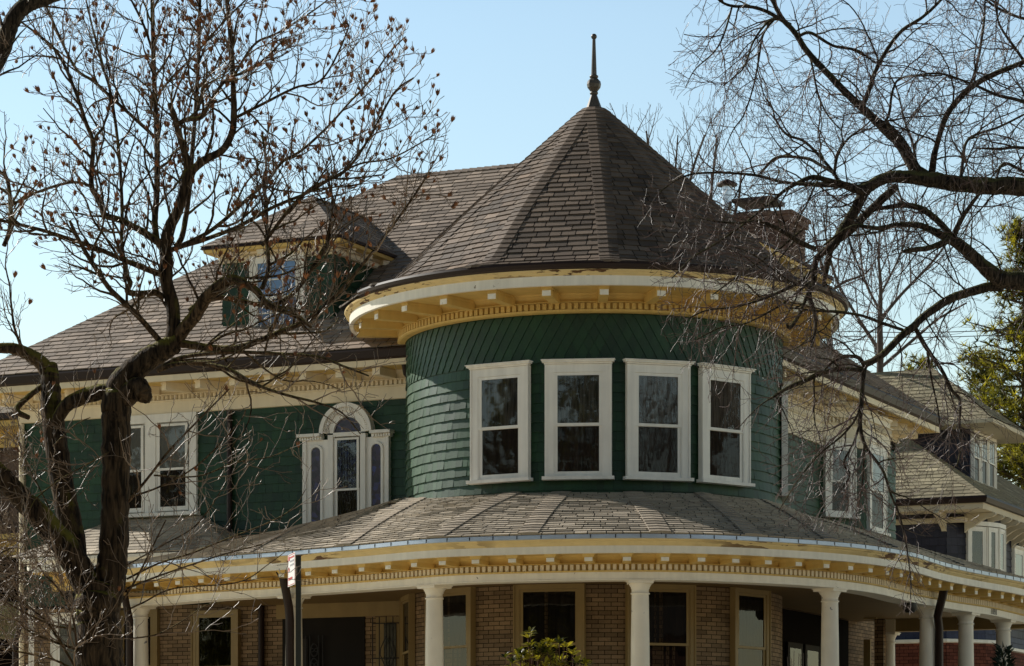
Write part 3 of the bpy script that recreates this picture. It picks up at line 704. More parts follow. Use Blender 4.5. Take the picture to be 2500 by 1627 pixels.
for px in (590, 835, 1059, 1290, 1607, 1848, 2030, 2200, 2360):
    f = arc_px(px)*PLEN; m = MB(); n = 20
    for i in range(n):
        v0, v1 = i/n, (i+1)/n+.01; tt = ru(0, 1)
        def rowp(v, n_): 
            g = max(.3, (Spor(f+.1, v, 0)-Spor(f-.1, v, 0)).length/.2); w = .15/g
            return [Spor(f-w, v, n_), Spor(f, v, n_+.006), Spor(f+w, v, n_)]
        a, b, c0_ = rowp(v0, .034), rowp(min(1, v1), .018), rowp(v0, 0)
        m.face([a[0], a[1], b[1], b[0]], tt); m.face([a[1], a[2], b[2], b[1]], tt); m.face([c0_[0], c0_[1], a[1], a[0]], tt*.2); m.face([c0_[1], c0_[2], a[2], a[1]], tt*.2)
        z_ = rowp(min(1, v1), 0); m.face([a[0], c0_[0], z_[0], b[0]], 0.); m.face([a[2], c0_[2], z_[2], b[2]], 0.)
    part(m, 'hip_cap', CAP2, house)
# flat deck behind the left crest
m = MB(); cs = [keys[i][1] for i in range(8)]
wl = [H(max(.5, (c-V((O.x, O.y, EYE))).dot(A)), .02, (c.z-EYE)-.12) for c in cs]
m.grid([cs, wl], .4, False); part(m, 'porch_roof_deck', ROOF2, house)
# ceiling and floor between beam and walls
inner = off(-.9); wallc = []
for i, (p, n) in enumerate(inner):
    c = crest(i/(len(inner)-1)); wallc.append(c)
m = MB(); m.grid([[V((p.x, p.y, EYE+3.29)) for p, n in inner], [V((c.x, c.y, EYE+3.30)) for c in wallc]], .5, False)
ca = [V((c.x, c.y, EYE+3.301)) for c in wallc]; cb = []
for c in wallc:
    r = c-V((O.x, O.y, c.z)); s_, t_ = r.dot(A), r.dot(B); cb.append(H(min(s_, SW-.5), max(t_, .6) , 3.302))
m.grid([ca, cb], .5, False); part(m, 'porch_ceiling', CEIL, house)
m = MB(); fo = off(-.45)
m.grid([[V((p.x, p.y, EYE-.6)) for p, n in fo], [V((p.x, p.y, EYE+.30)) for p, n in fo], [V((c.x, c.y, EYE+.32)) for c in cb]], .5, False)
m.grid([[V((p.x, p.y, 0)) for p, n in off(-.6)], [V((p.x, p.y, EYE-.6)) for p, n in off(-.6)]], .5, False)
part(m, 'porch_floor', M('porch_floor_paint', (.24, .21, .18), .6, .4, noise=(4, .1)), house)
# --- columns
cpath = off(-.745)
def column(p, t, n, zb=.31, zt=3.147, r=.128):
    m = MB(); c = V((p.x, p.y, EYE)); m.lathe(c, [(r*1.35, zb), (r*1.35, zb+.06), (r*1.2, zb+.10), (r*1.08, zb+.14), (r*1.12, zb+1.0), (r*1.06, zt-.9), (r*.98, zt-.22), (r*.96, zt-.205)], 28)
    o = part(m, 'column', COLP, house)
    m = MB(); m.lathe(c, [(r*.96, zt-.205), (r*1.1, zt-.20), (r*1.1, zt-.182), (r*.98, zt-.178), (r*.98, zt-.13), (r*1.06, zt-.12), (r*1.08, zt-.10), (r*1.3, zt-.055), (r*1.33, zt-.046)], 28)
    w = r*2.85; m.cbox(c+UP*(zt-.030), t*w, n*w, UP*.03); m.cbox(c+UP*(zt-.007), t*(w+.03), n*(w+.03), UP*.014)
    q = m.build('capital', COLP); place_fix(q, o); return o
def col_px(px):
    i = min(range(len(cpath)), key=lambda i: abs(proj(V((cpath[i][0].x, cpath[i][0].y, EYE+3)))[0]-px)); p, n = cpath[i]; return p, V((-n.y, n.x, 0)), n
for px in (342, 724, 1066, 1569, 2024, 2261, 2361, 2451): column(*col_px(px))
rp = pt(2170, 1560, 52.2); column(V((rp.x, rp.y, 0)), A, -B, zt=3.06, r=.115)
m = MB(); m.box(V((rp.x, rp.y, EYE+3.06)) - A*.16 - B*.16, A*.32, B*.32, UP*.30); part(m, 'column_pier', CREAM, house)
m = MB(); m.box(V((rp.x, rp.y, EYE+3.10)) + A*.16 - B*.1, A*4.0, B*.2, UP*.24); m.box(V((rp.x, rp.y, EYE+3.07)) + A*.16 - B*.12, A*4.0, B*.24, UP*.03); part(m, 'rear_beam', TRIMY, house)
# --- house number on the porch beam
cu = bpy.data.curves.new('house_number', 'FONT'); cu.body = '1898'; cu.size = .135; cu.extrude = .002; cu.space_character = 1.35; cu.align_x = 'CENTER'
to = bpy.data.objects.new('tmp', cu); COL.objects.link(to); bpy.context.view_layer.update()
me = bpy.data.meshes.new_from_object(to); bpy.data.objects.remove(to); me.materials.clear(); me.materials.append(IRON)
hn = bpy.data.objects.new('house_number', me); COL.objects.link(hn)
bp = off(-.565); i = min(range(len(bp)), key=lambda i: abs(proj(V((bp[i][0].x, bp[i][0].y, EYE+3.2)))[0]-2425)); p, n = bp[i]
t = V((-n.y, n.x, 0)); Mx = Matrix(((t.x, 0, n.x, p.x), (t.y, 0, n.y, p.y), (0, 1, 0, EYE+3.165), (0, 0, 0, 1)))
me.transform(Mx); place_fix(hn, house)
# --- brick ground floor
m = MB(); Sb = lambda u, v, n: pol(u/R, R+n, v)
bricks(m, Sb, .3, 3.36, lambda v: (-1.9*R, 1.75*R)); part(m, 'turret_brick_wall', BRICK, house)
sdl, _ = on_t(737, 1550, 0)
m = MB(); bricks(m, plane_S(H(0, 0, 0), A, UP, -B), .3, 3.36, lambda v: (0, 8.0)); part(m, 'front_brick_wall', BRICK, house)
m = MB(); bricks(m, plane_S(H(SW, 1.5, 0), B, UP, A), .3, 3.36, lambda v: (0, 9.2)); part(m, 'side_brick_wall', BRICK, house)
m = MB(); m.box(H(0, 0.02, -1.6), A*SW, B*.3, UP*2.0); m.box(H(SW-.32, .5, -1.6), A*.3, B*9.5, UP*2.0); part(m, 'foundation', MORTAR, house)
for px, w in ((990, 1.1), (1098, 1.12), (1341, 1.13), (1614, 1.13), (1832, 1.0)):
    a = th_px(px, R+.03) if px > 1000 else -80*D2R; N = V((math.sin(a), -math.cos(a), 0)); U = V((math.cos(a), math.sin(a), 0))
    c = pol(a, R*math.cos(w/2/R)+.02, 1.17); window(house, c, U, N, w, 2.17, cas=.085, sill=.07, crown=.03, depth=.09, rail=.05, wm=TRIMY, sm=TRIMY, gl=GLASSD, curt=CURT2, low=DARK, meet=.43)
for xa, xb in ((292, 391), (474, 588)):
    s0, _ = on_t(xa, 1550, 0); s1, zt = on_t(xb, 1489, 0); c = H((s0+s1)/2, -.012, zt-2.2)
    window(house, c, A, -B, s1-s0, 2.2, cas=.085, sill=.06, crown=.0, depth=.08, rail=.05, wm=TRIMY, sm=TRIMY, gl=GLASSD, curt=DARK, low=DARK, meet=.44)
# doorway with lintel, iron grille door and barred window
s0, z1 = on_t(737-60, 1471, -.02); s1, _ = on_t(981, 1471, -.02); zl = z1-.29
m = MB(); m.box(H(s0, -.06, zl), A*(s1-s0), B*.05, UP*.29); part(m, 'door_lintel', TRIMY, house)
a0, _ = on_t(730-40, 1550, -.02); a1, _ = on_t(891, 1550, -.02)
m = MB(); m.box(H(a0, -.03, .32), A*(a1-a0), B*.02, UP*(zl-.32)); dd = part(m, 'door', DARKDOOR, house)
m = MB(); m.box(H(a0+.08, -.045, .4), A*.42, B*.012, UP*(zl-.75)); place_fix(m.build('door_panel', M('grey_glass_panel', (.035, .03, .026), .7, .2, noise=(4, .2))), dd)
m = MB()
g0, _ = on_t(768, 1560, -.05)
for x in (-.16, -.08, .09, .17): m.tube([H(g0+x, -.07, .4), H(g0+x, -.07, zl-.3)], [.009]*2, 5)
for zc in (zl-.55, zl-.8, zl-1.05, zl-1.3):
    for sg in (-1, 1):
        m.tube([H(g0+.005+sg*(.07*math.sin(k*math.pi/7)), -.07, zc+.11*math.cos(k*math.pi/7)) for k in range(8)], [.011]*8, 5)
        m.tube([H(g0+.005+sg*(.035+.03*math.cos(k*.8)), -.07, zc+.03*math.sin(k*.8)) for k in range(8)], [.008]*8, 4)
place_fix(m.build('scroll_grille', IRON), dd)
b0, _ = on_t(918, 1550, -.02); b1, _ = on_t(979, 1550, -.02)
m = MB(); m.box(H(b0, -.03, .9), A*(b1-b0), B*.025, UP*(zl-.9-.02)); bw = part(m, 'barred_window', TRIMY, house)
m = MB(); m.box(H(b0+.16, -.045, .95), A*(b1-b0-.24), B*.012, UP*(zl-.95-.12)); place_fix(m.build('pane', M('dark_glass_panel', (.03, .027, .024), .15, .6)), bw)
m = MB()
for k in range(5): x = b0-.02+(b1-b0+.04)*k/4; m.tube([H(x, -.11, .8), H(x, -.11, zl-.02)], [.0095]*2, 5)
for z in (zl-.13, zl-.72): m.tube([H(b0-.03, -.11, z), H(b1+.03, -.11, z)], [.01]*2, 5)
xm = (b0+b1)/2
for sg in (-1, 1): m.tube([H(xm, -.115, zl-.35), H(xm+sg*.1, -.115, zl-.55), H(xm+sg*.11, -.115, zl-.66), H(xm, -.115, zl-.9)], [.008]*4, 5)
place_fix(m.build('window_bars', IRON), bw)
s_, _ = on_t(639, 1550, -.05); spout([H(s_, -.07, 3.3), H(s_, -.07, .4)], .055)
# side entrance: flat near-black panel painted as recess shade, with door leaves
ta, _ = on_s(1925, 1550, SW+.02); tb, _ = on_s(2060, 1550, SW+.02)
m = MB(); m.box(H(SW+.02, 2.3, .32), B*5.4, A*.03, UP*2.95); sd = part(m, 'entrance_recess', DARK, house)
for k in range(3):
    m = MB(); m.box(H(SW+.06, 4.1+k*.95, .35), B*.8, A*.04, UP*2.35); dl = m.build('door_leaf', DARKDOOR); place_fix(dl, sd)
    g = MB(); a = H(SW+.105, 4.2+k*.95, .9); g.face([a, a+B*.6, a+B*.6+UP*1.7, a+UP*1.7]); place_fix(g.build('pane', GLASSD), dl)
pp = pt(2135, 1500, 52.0); m = MB(); bricks(m, plane_S(V((pp.x, pp.y, EYE)), A, UP, -B), .3, 3.3, lambda v: (0, .16)); bricks(m, plane_S(V((pp.x, pp.y, EYE))+A*.16, B, UP, A), .3, 3.3, lambda v: (0, .5)); part(m, 'brick_pier', BRICK, house)
m = MB(); lp = pt(2108, 1512, 51.6); m.box(lp, A*.24, B*.1, UP*.2); part(m, 'window_lintel', TRIMY, house)
m = MB(); lp2 = pt(2108, 1640, 51.6); m.box(V((lp2.x, lp2.y, EYE+.5)), A*.13, B*.06, UP*2.4); part(m, 'window_frame', TRIMY, house)
# porch lantern hanging under the side ceiling
m = MB(); lc = pt(2222, 1475, 45.5); m.lathe(lc, [(.02, .17), (.1, .12), (.12, -.08), (.07, -.14)], 8); m.tube([lc+UP*.16, lc+UP*.42], [.012]*2, 5); part(m, 'porch_lantern', IRON, house)
# downspouts of the porch
def at_path(px, o, z): 
    pth = off(o); i = min(range(len(pth)), key=lambda i: abs(proj(V((pth[i][0].x, pth[i][0].y, EYE+z)))[0]-px)); return V((pth[i][0].x, pth[i][0].y, EYE+z))
def flat_spout(pts, w=.075): 
    m = MB(); m.tube(pts, [w]*len(pts), 6); return part(m, 'downspout', GUTTER, house)
flat_spout([at_path(684, -.3, 3.50), at_path(690, -.38, 3.40), at_path(703, -.50, 2.95), at_path(704, -.52, 2.75), at_path(704, -.52, .4)])
flat_spout([at_path(2312, -.3, 3.50), at_path(2308, -.36, 3.42), at_path(2291, -.52, 2.98), at_path(2291, -.54, 2.8), at_path(2291, -.54, .4)], .07)
flat_spout([at_path(300, -.35, 3.4), at_path(318, -.5, 2.9), at_path(318, -.5, .4)], .07)
# ================================================================== ground-floor bay at the left end of the front
def bz(s, t): return h2(s, t)
sl0, _ = on_t(27, 1380, -1.5)
rr = .55; pts = [bz(sl0, .3), bz(sl0, -1.5+rr)] + [bz(sl0+rr-rr*math.cos(a), -1.5+rr-rr*math.sin(a)) for a in (.3, .6, .9, 1.2)] + [bz(sl0+rr, -1.5), bz(5.2-rr, -1.5)] + [bz(5.2-rr+rr*math.sin(a), -1.5+rr-rr*math.cos(a)) for a in (.3, .6, .9, 1.2)] + [bz(5.2, -1.5+rr), bz(5.2, .0)]
bp_ = path_normals(pts); ZBY = (YH-1372)/F*(49.3)
swp(bp_, [(-.1, ZBY+.03), (.0, ZBY), (.0, ZBY-.05), (-.06, ZBY-.12), (-.06, ZBY-.24), (-.10, ZBY-.245)], 'bay_fascia', FASCIA)
swp(bp_, [(-.08, ZBY-.235), (-.5, ZBY-.24), (-.5, ZBY-.40), (-.46, ZBY-.41), (-.5, ZBY-.55)], 'bay_soffit', YELLOW)
zr_ = (YH-1265)/F*49.2
m = MB(); c1, c2, c3, c4 = bz(sl0, 0), bz(sl0, -1.5), bz(5.2, -1.5), bz(5.2, 0)
up_ = lambda p, z: V((p.x, p.y, EYE+z))
rA, rB = H(2.0, -.02, zr_), H(3.75, -.02, zr_)
roof_plane(m, up_(c2, ZBY+.02), up_(c3, ZBY+.02), rA, rB, ch=.14, w=.28, gap=.008)
cm = H(sl0, -.02, ZBY+.02); roof_plane(m, cm, up_(c2, ZBY+.02), rA, rA, ch=.14, w=.28, gap=.008)
roof_plane(m, up_(c3, ZBY+.02), H(5.2, -.02, ZBY+.02), rB, rB, ch=.14, w=.28, gap=.008)
part(m, 'bay_roof', ROOF2, house)
m = MB(); cap_line(m, up_(c3, ZBY+.03), rB, (-A).normalized(), (B-UP*.1).normalized(), w=.12); part(m, 'hip_cap', CAP2, house); m = MB(); cap_line(m, up_(c2, ZBY+.03), rA, A, (B-UP*.1).normalized(), w=.12); part(m, 'hip_cap', CAP2, house)
by = [bz(sl0+.6, 0), bz(sl0+1.1, -.95), bz(1.55, -.95), bz(2.0, 0)]
m = MB()
for a, b in zip(by[:-1], by[1:]):
    d = (b-a); L = d.length; d.normalize(); n = V((d.y, -d.x, 0)); bricks(m, plane_S(V((a.x, a.y, EYE)), d, UP, n), .0, ZBY-.24, lambda v: (0, L))
part(m, 'bay_brick_wall', BRICK, house)
PALE = M('pale_blue_blind', (.42, .55, .55), .8, .2, noise=(2, .1))
d = (by[1]-by[0]).normalized(); n = V((d.y, -d.x, 0)); mid = (by[0]+by[1])/2; window(house, V((mid.x, mid.y, EYE+1.0)), d, n, .8, 2.3, cas=.1, crown=.05, depth=.09, gl=GLASS, curt=PALE, low=PALE)
d = A; n = -B; mid = by[1]*.5+by[2]*.5; window(house, V((mid.x, mid.y, EYE+1.0)), d, n, .8, 2.2, cas=.1, crown=.05, depth=.09, curt=SHADE, low=CURT2)
q = on_t(78, 1500, -1.1); spout([H(q[0], -1.12, 3.4), H(q[0], -1.12, .2)], .05, WHITE)
q = on_t(58, 1480, -1.2); spout([H(q[0], -1.3, 3.5), H(q[0], -1.2, 3.2), H(q[0]-.25, -1.1, 2.7), H(q[0]-.25, -1.1, .3)], .05)
# ================================================================== ground, street and what stands across it
def sheet(name, pts, m, tint=.5):
    b = MB(); b.face(pts, tint); o = b.build(name, m); tag(o, kind='structure'); return o
GROUND = M('dry_winter_lawn', (.56, .49, .34), .9, .2, noise=(3, .15, .2, .2))  # unseen lawn made paler to bounce light onto the shaded trim
ROAD = M('asphalt_road', (.12, .115, .105), .85, .3, noise=(20, .2, .3, .15))
PAVE = M('concrete_pavement', (.58, .54, .47), .85, .3, noise=(8, .1, .5, .1))  # unseen paving, lightened for the same upward bounce
sheet('ground', [V((-1500, -600, 0)), V((1500, -600, 0)), V((1500, 2500, 0)), V((-1500, 2500, 0))], GROUND)
sheet('road', [V((-300, 6, .004)), V((300, 6, .004)), V((300, 20, .004)), V((-300, 20, .004))], ROAD)
b = MB(); b.box(V((-300, 20, 0)), V((600, 0, 0)), V((0, .18, 0)), V((0, 0, .13))); b.box(V((-300, 24, 0)), V((600, 0, 0)), V((0, 3.4, 0)), V((0, 0, .125))); tag(b.build('pavement', PAVE), kind='structure')
b = MB(); b.box(V((-300, -1, 0)), V((600, 0, 0)), V((0, 3.2, 0)), V((0, 0, .125))); tag(b.build('opposite_pavement', PAVE), kind='structure')
# unseen houses added behind the camera to block low sky and fill reflections
OPPW = [M('opposite_brick', (.14, .075, .05), .8, .3, noise=(2, .2)), M('opposite_clapboard', (.22, .18, .13), .7, .3, noise=(2, .15))]
OPPR = M('opposite_roof', (.05, .045, .04), .8, .3, noise=(3, .2))
def opp(x, y, w, d, h, k):
    r = tag(empty('house', (x, y, 0)), ['brick house with gable roof across the street, reflected in the windows', 'clapboard house with gable roof across the street, reflected in the windows'][k], 'house', 'houses across the street')
    m = MB(); m.box(V((x-w/2, y-d, 0)), V((w, 0, 0)), V((0, d, 0)), V((0, 0, h))); part(m, 'wall', OPPW[k], r)
    m = MB(); a = [V((x-w/2-.4, y+.4, h)), V((x+w/2+.4, y+.4, h)), V((x+w/2+.4, y-d-.4, h)), V((x-w/2-.4, y-d-.4, h))]; p, q = V((x-w/2-.4, y-d/2, h+3.8)), V((x+w/2+.4, y-d/2, h+3.8))
    m.face([a[0], a[1], q, p]); m.face([a[2], a[3], p, q]); m.face([a[1], a[2], q]); m.face([a[3], a[0], p]); part(m, 'roof', OPPR, r)
    for i in range(3):
        for j in range(2):
            m = MB(); c = V((x-w/3+i*w/3-.6, y+.01, 1.4+j*3.1)); m.box(c, V((1.2, 0, 0)), V((0, .06, 0)), V((0, 0, 1.7))); part(m, 'window', WHITE, r)
            g = MB(); g.face([c+V((.1, .07, .1)), c+V((1.1, .07, .1)), c+V((1.1, .07, 1.6)), c+V((.1, .07, 1.6))]); part(g, 'pane', DARK, r)
for x, k, h in ((-52, 0, 7.5), (-37, 1, 8), (-21, 0, 7.6), (-6, 1, 7.2), (9, 0, 8), (25, 1, 7.5), (41, 0, 7.8), (57, 1, 8)): opp(x, -9, 11.5, 11, h, k)
# ================================================================== trees
random.seed(21)
def bark(name, c1, c2, moss=None, sc=14):
    m = M(name, c1, .85, .2)
    nt = m.node_tree; N = nt.nodes; L = nt.links; bs = N['Principled BSDF']
    tc = N.new('ShaderNodeTexCoord'); mp = N.new('ShaderNodeMapping'); mp.inputs['Scale'].default_value = (1, 1, .14); L.new(tc.outputs['Object'], mp.inputs[0])
    nz = N.new('ShaderNodeTexNoise'); nz.inputs['Scale'].default_value = sc*2.2; nz.inputs['Detail'].default_value = 5; nz.inputs['Distortion'].default_value = .6; L.new(mp.outputs[0], nz.inputs['Vector'])
    cr = N.new('ShaderNodeValToRGB'); e = cr.color_ramp.elements; e[0].position = .38; e[0].color = (*[x*.3 for x in c1], 1); e[1].position = .68; e[1].color = (*c2, 1)
    L.new(nz.outputs['Fac'], cr.inputs[0]); out = cr.outputs[0]
    if moss:
        ge = N.new('ShaderNodeNewGeometry'); sx = N.new('ShaderNodeSeparateXYZ'); L.new(ge.outputs['Normal'], sx.inputs[0])
        n2 = N.new('ShaderNodeTexNoise'); n2.inputs['Scale'].default_value = 3; n2.inputs['Detail'].default_value = 8; L.new(tc.outputs['Object'], n2.inputs['Vector'])
        ad = N.new('ShaderNodeMath'); ad.operation = 'MULTIPLY_ADD'; L.new(sx.outputs[2], ad.inputs[0]); ad.inputs[1].default_value = .45; L.new(n2.outputs['Fac'], ad.inputs[2])
        mr = N.new('ShaderNodeMapRange'); L.new(ad.outputs[0], mr.inputs[0]); mr.inputs[1].default_value = .66; mr.inputs[2].default_value = .80
        mx = N.new('ShaderNodeMix'); mx.data_type = 'RGBA'; L.new(mr.outputs[0], mx.inputs[0]); L.new(out, mx.inputs[6]); mx.inputs[7].default_value = (*moss, 1); out = mx.outputs[2]
    L.new(out, bs.inputs['Base Color'])
    bp = N.new('ShaderNodeBump'); bp.inputs['Strength'].default_value = 1.; bp.inputs['Distance'].default_value = .035; L.new(nz.outputs['Fac'], bp.inputs['Height']); L.new(bp.outputs[0], bs.inputs['Normal'])
    return m
BARK = bark('magnolia_bark', (.045, .028, .014), (.11, .072, .04), (.17, .15, .025))
BARKR = bark('dark_furrowed_bark', (.045, .033, .023), (.10, .075, .052), (.10, .095, .035), 18)
BARKB = bark('magnolia_branch_bark', (.075, .046, .024), (.19, .122, .068), (.17, .14, .03))
TWIG = M('magnolia_twig', (.185, .122, .075), .42, .5, tint=.45, noise=(6, .25))
TWIGR = M('reddish_brown_twig', (.105, .076, .06), .42, .5, tint=.4, tintcol=(.105, .058, .05), noise=(6, .25))
TWIGB = M('grey_brown_twig', (.075, .058, .05), .7, .3, tint=.3)
POD = M('brown_seed_pod', (.26, .10, .035), .6, .4, tint=.55, noise=(40, .2))
def rv(): return V((ru(-1, 1), ru(-1, 1), ru(-1, 1)))
def mag(seq, Ya, Yb=None):
    Yb = Ya if Yb is None else Yb; P = []; W = []; n = len(seq)
    L = [0]
    for a, b in zip(seq[:-1], seq[1:]): L.append(L[-1]+math.hypot(a[0]-b[0], a[1]-b[1]))
    for (x, y, w_), l in zip(seq, L):
        Y = Ya+(Yb-Ya)*l/L[-1]; P.append(pt(x, y, Y)); W.append(w_/2*Y/F)
    k = 7; PF = cat_rom(P, k); RF = []
    for i in range(n-1):
        for j in range(k): RF.append(W[i]*(1-j/k)+W[i+1]*j/k)
    RF.append(W[-1]); return PF, RF
class Tree:
    def __init__(s, name, label, cat, base, barkm, twigm, group=None, style='up', ok=None, limbs_part='branches'):
        s.root = tag(empty(name, base), label, cat, group); s.bark = barkm; s.twig = twigm; s.T = MB(); s.Bm = MB(); s.W = MB(); s.style = style
        s.ok = ok or (lambda x, y: True); s.limbs = []; s.tips = []; s.nt = 0
        s.maxd = 3
    def limb(s, seq, Ya, Yb=None, trunk=False, spawn=True, n=None, dens=1.):
        P, Rr = mag(seq, Ya, Yb)
        for i in range(1, len(P)-1):
            q = Rr[i]*.05; P[i] = P[i] + rv()*q; Rr[i] *= ru(.96, 1.04)
        (s.T if trunk else s.Bm).tube(P, Rr, n or (16 if trunk else 9)); 
        if spawn: s.limbs.append((P, Rr, dens))
        return P, Rr
    def branch(s, p, d, L, r, lev, seg):
        n = max(3, int(L/seg)); P = [p]; Rr = [r]; d = d.normalized(); out = []
        zz = 1
        for i in range(n):
            f = (i+1)/n; w_ = s.wig[lev]
            d = d + rv()*w_ + UP*(s.trop[lev]*(1+f) if s.style != 'droop' else s.trop[lev])
            if lev >= 2: d = d + d.cross(V((0, 1, 0)))*(zz*.28); zz = -zz
            d.normalize(); p = p + d*(L/n); x, y = proj(p)
            if not s.ok(x, y): 
                if i < 1: return None
                break
            P.append(p); Rr.append(max(s.rmin, r*(1-.72*f))); out.append((p, d.copy(), Rr[-1], f))
        if len(P) < 3: return None
        mb = s.Bm if lev == 1 and r > s.bsplit else s.W
        mb.tube(P, Rr, 5 if lev == 1 else (4 if lev == 2 else 3), ru(0, 1), cap=False); s.nt += 1
        s.tips.append((P[-1], d.copy(), lev)); return out, (P, Rr)
    def spread(s, P, Rr, lev, dens=1.):
        # side shoots along one axis
        acc = ru(0, s.gap[lev]); sd = ru(0, 6.28)
        tot = sum((b-a).length for a, b in zip(P[:-1], P[1:])); run = 0
        for i in range(1, len(P)):
            a, b = P[i-1], P[i]; l = (b-a).length; d = (b-a).normalized() if l > 1e-6 else UP
            run += l; acc += l
            while acc > s.gap[lev]*dens:
                acc -= s.gap[lev]*dens*ru(.7, 1.3); f = run/max(tot, .01)
                if f < s.start[lev]: continue
                sd += 2.4+ru(-.6, .6); o = d.orthogonal().normalized(); o = (Matrix.Rotation(sd, 3, d) @ o)
                o.y *= s.flat; ang = ru(*s.ang[lev]); dd = d*math.cos(ang)+o*math.sin(ang) + UP*s.lift[lev]
                L = s.len[lev]*ru(.45, 1.25)*(1.1-.5*f); r = min(Rr[i]*.7, s.rad[lev]*ru(.75, 1.25))
                res = s.branch(b - d*ru(0, l), dd, L, r, lev, s.seg[lev])
                if res and lev < s.maxd: s.spread(*res[1], lev+1, dens)
    def finish(s, hide_trunk=False):
        for P, Rr, dn_ in s.limbs: s.spread(P, Rr, 1, dn_)
        if s.T.v: part(s.T, 'trunk', s.bark, s.root)
        if s.Bm.v: part(s.Bm, 'branches', BARKB if s.bark is BARK else s.bark, s.root)
        if s.W.v: part(s.W, 'twigs', s.twig, s.root)
# ---------------------------------------------------------------- magnolia at the left
def ok_mag(x, y):
    if y > 1630 or x < -260 or y < -160: return False
    lim = [(-200, 860), (0, 900), (70, 1015), (160, 1075), (300, 1105), (420, 1095), (560, 1130), (640, 1165), (760, 1120), (900, 1010), (1060, 960), (1150, 900), (1250, 800), (1640, 720)]
    for (y0, x0), (y1, x1) in zip(lim[:-1], lim[1:]):
        if y0 <= y <= y1:
            if x > x0+(x1-x0)*(y-y0)/(y1-y0): return False
    return True
Y0 = 27.0
mg = Tree('magnolia_tree', 'bare magnolia with mossy forked trunk and brown seed pods at the left', 'tree', tuple(pt(250, 2351, Y0)), BARK, TWIG, ok=ok_mag)
mg.wig = [0, .27, .30, .32]; mg.trop = [0, .035, .05, .06]; mg.gap = [0, .15, .125, .10]; mg.start = [0, .08, .12, .15]; mg.ang = [0, (.5, 1.05), (.5, 1.1), (.4, 1.0)]
mg.lift = [0, .15, .1, .15]; mg.len = [0, 1.0, .42, .17]; mg.rad = [0, .0135, .0065, .0042]; mg.seg = [0, .09, .06, .05]; mg.rmin = .0028; mg.flat = .8; mg.bsplit = .010
mg.limb([(252,2360,190),(250,2150,140),(247,1900,128),(246,1720,124),(244,1600,114),(241,1520,108),(240,1460,112),(250,1420,95)], Y0, trunk=True, spawn=False, n=20)
mg.limb([(258,1500,70),(268,1420,78),(277,1340,72),(281,1240,68),(283,1140,70),(284,1040,73),(284,985,72),(298,935,66),(340,893,58),(390,860,54),(428,838,50)], Y0, trunk=True, spawn=False, n=18)
mg.limb([(284,990,62),(310,965,56),(338,945,52),(352,968,40),(350,978,20)], Y0, Y0-.15, trunk=True, spawn=False)
mg.limb([(230,1490,60),(212,1430,72),(165,1345,66),(105,1270,60),(50,1215,55),(-2,1160,50),(-70,1100,44),(-160,1040,38),(-240,900,30)], Y0, Y0-.5, trunk=True, spawn=False, n=16)
mg.limb([(192,1400,50),(176,1300,60),(155,1200,58),(139,1100,57),(128,1020,54),(124,960,50),(122,915,44),(124,893,34)], Y0+.05, Y0+.3, trunk=True, spawn=False, n=16)
mg.limb([(126,935,40),(108,895,38),(75,868,32),(30,852,28),(-40,846,24),(-140,800,18)], Y0+.3, Y0+.2, spawn=True)
mg.limb([(136,1035,26),(160,992,34),(200,970,38),(240,958,40),(270,955,36)], Y0+.15, Y0, trunk=True, spawn=False)
mg.limb([(420,850,44),(424,800,34),(420,740,33),(407,690,31),(407,640,32),(404,605,31),(412,560,27),(436,511,25),(452,450,24),(461,418,24)], Y0, trunk=True, spawn=True, n=14)
mg.limb([(461,420,20),(450,372,17),(434,321,15),(426,290,13),(412,252,9)], Y0, Y0-.2)
mg.limb([(430,306,11),(455,293,12),(492,286,11),(519,240,9),(554,194,8),(600,176,6),(640,150,5),(700,90,4)], Y0-.15, Y0-.5)
mg.limb([(462,424,20),(500,391,20),(542,368,18),(565,329,17),(571,287,16),(569,194,13),(562,77,12),(554,0,11),(548,-90,9)], Y0, Y0+.4)
mg.limb([(403,605,22),(387,592,20),(341,562,17),(294,538,15),(256,525,16),(246,492,14),(225,461,14),(223,420,12),(227,349,11),(209,298,10),(186,229,9),(155,155,8),(125,112,7),(60,60,5),(30,40,4)], Y0, Y0+.5)
mg.limb([(223,455,7),(190,446,7),(155,449,7),(90,470,7),(35,496,7),(-30,500,5)], Y0+.3, Y0+.8)
mg.limb([(396,672,16),(341,651,14),(290,630,12),(240,608,12),(194,592,10),(100,562,9),(0,538,8),(-80,520,6)], Y0, Y0-.8)
mg.limb([(395,840,16),(387,829,15),(330,765,14),(271,709,13),(230,650,12),(194,589,10),(170,539,7)], Y0, Y0-.6)
mg.limb([(400,730,14),(380,715,16),(345,718,17),(312,712,15),(318,690,12),(308,670,8)], Y0, Y0-.2)
mg.limb([(430,830,36),(448,805,34),(476,771,33),(503,728,31),(542,694,29),(572,683,26),(620,705,19),(645,735,15),(668,750,14),(720,772,9),(760,800,6)], Y0, Y0-.7)
mg.limb([(648,752,12),(697,732,11),(736,694,10),(765,650,9),(794,608,8),(808,560,8),(820,516,7),(807,465,6),(800,420,5)], Y0-.45, Y0-.2)
mg.limb([(640,705,12),(652,670,11),(655,640,10),(651,560,9),(650,500,9),(643,445,8),(650,400,6),(640,330,5)], Y0-.45, Y0+.2)
mg.limb([(440,838,22),(515,850,19),(560,852,18),(600,845,16),(650,825,14),(697,806,13),(740,788,12),(775,767,10),(840,700,8),(900,628,7),(960,550,6),(1010,480,5),(1050,420,4)], Y0, Y0-1.2)
mg.limb([(385,905,12),(415,885,11),(450,872,10),(520,862,9),(581,860,9),(680,864,8),(775,872,7),(840,895,6),(900,918,4)], Y0-.1, Y0-1.0, dens=1.5)
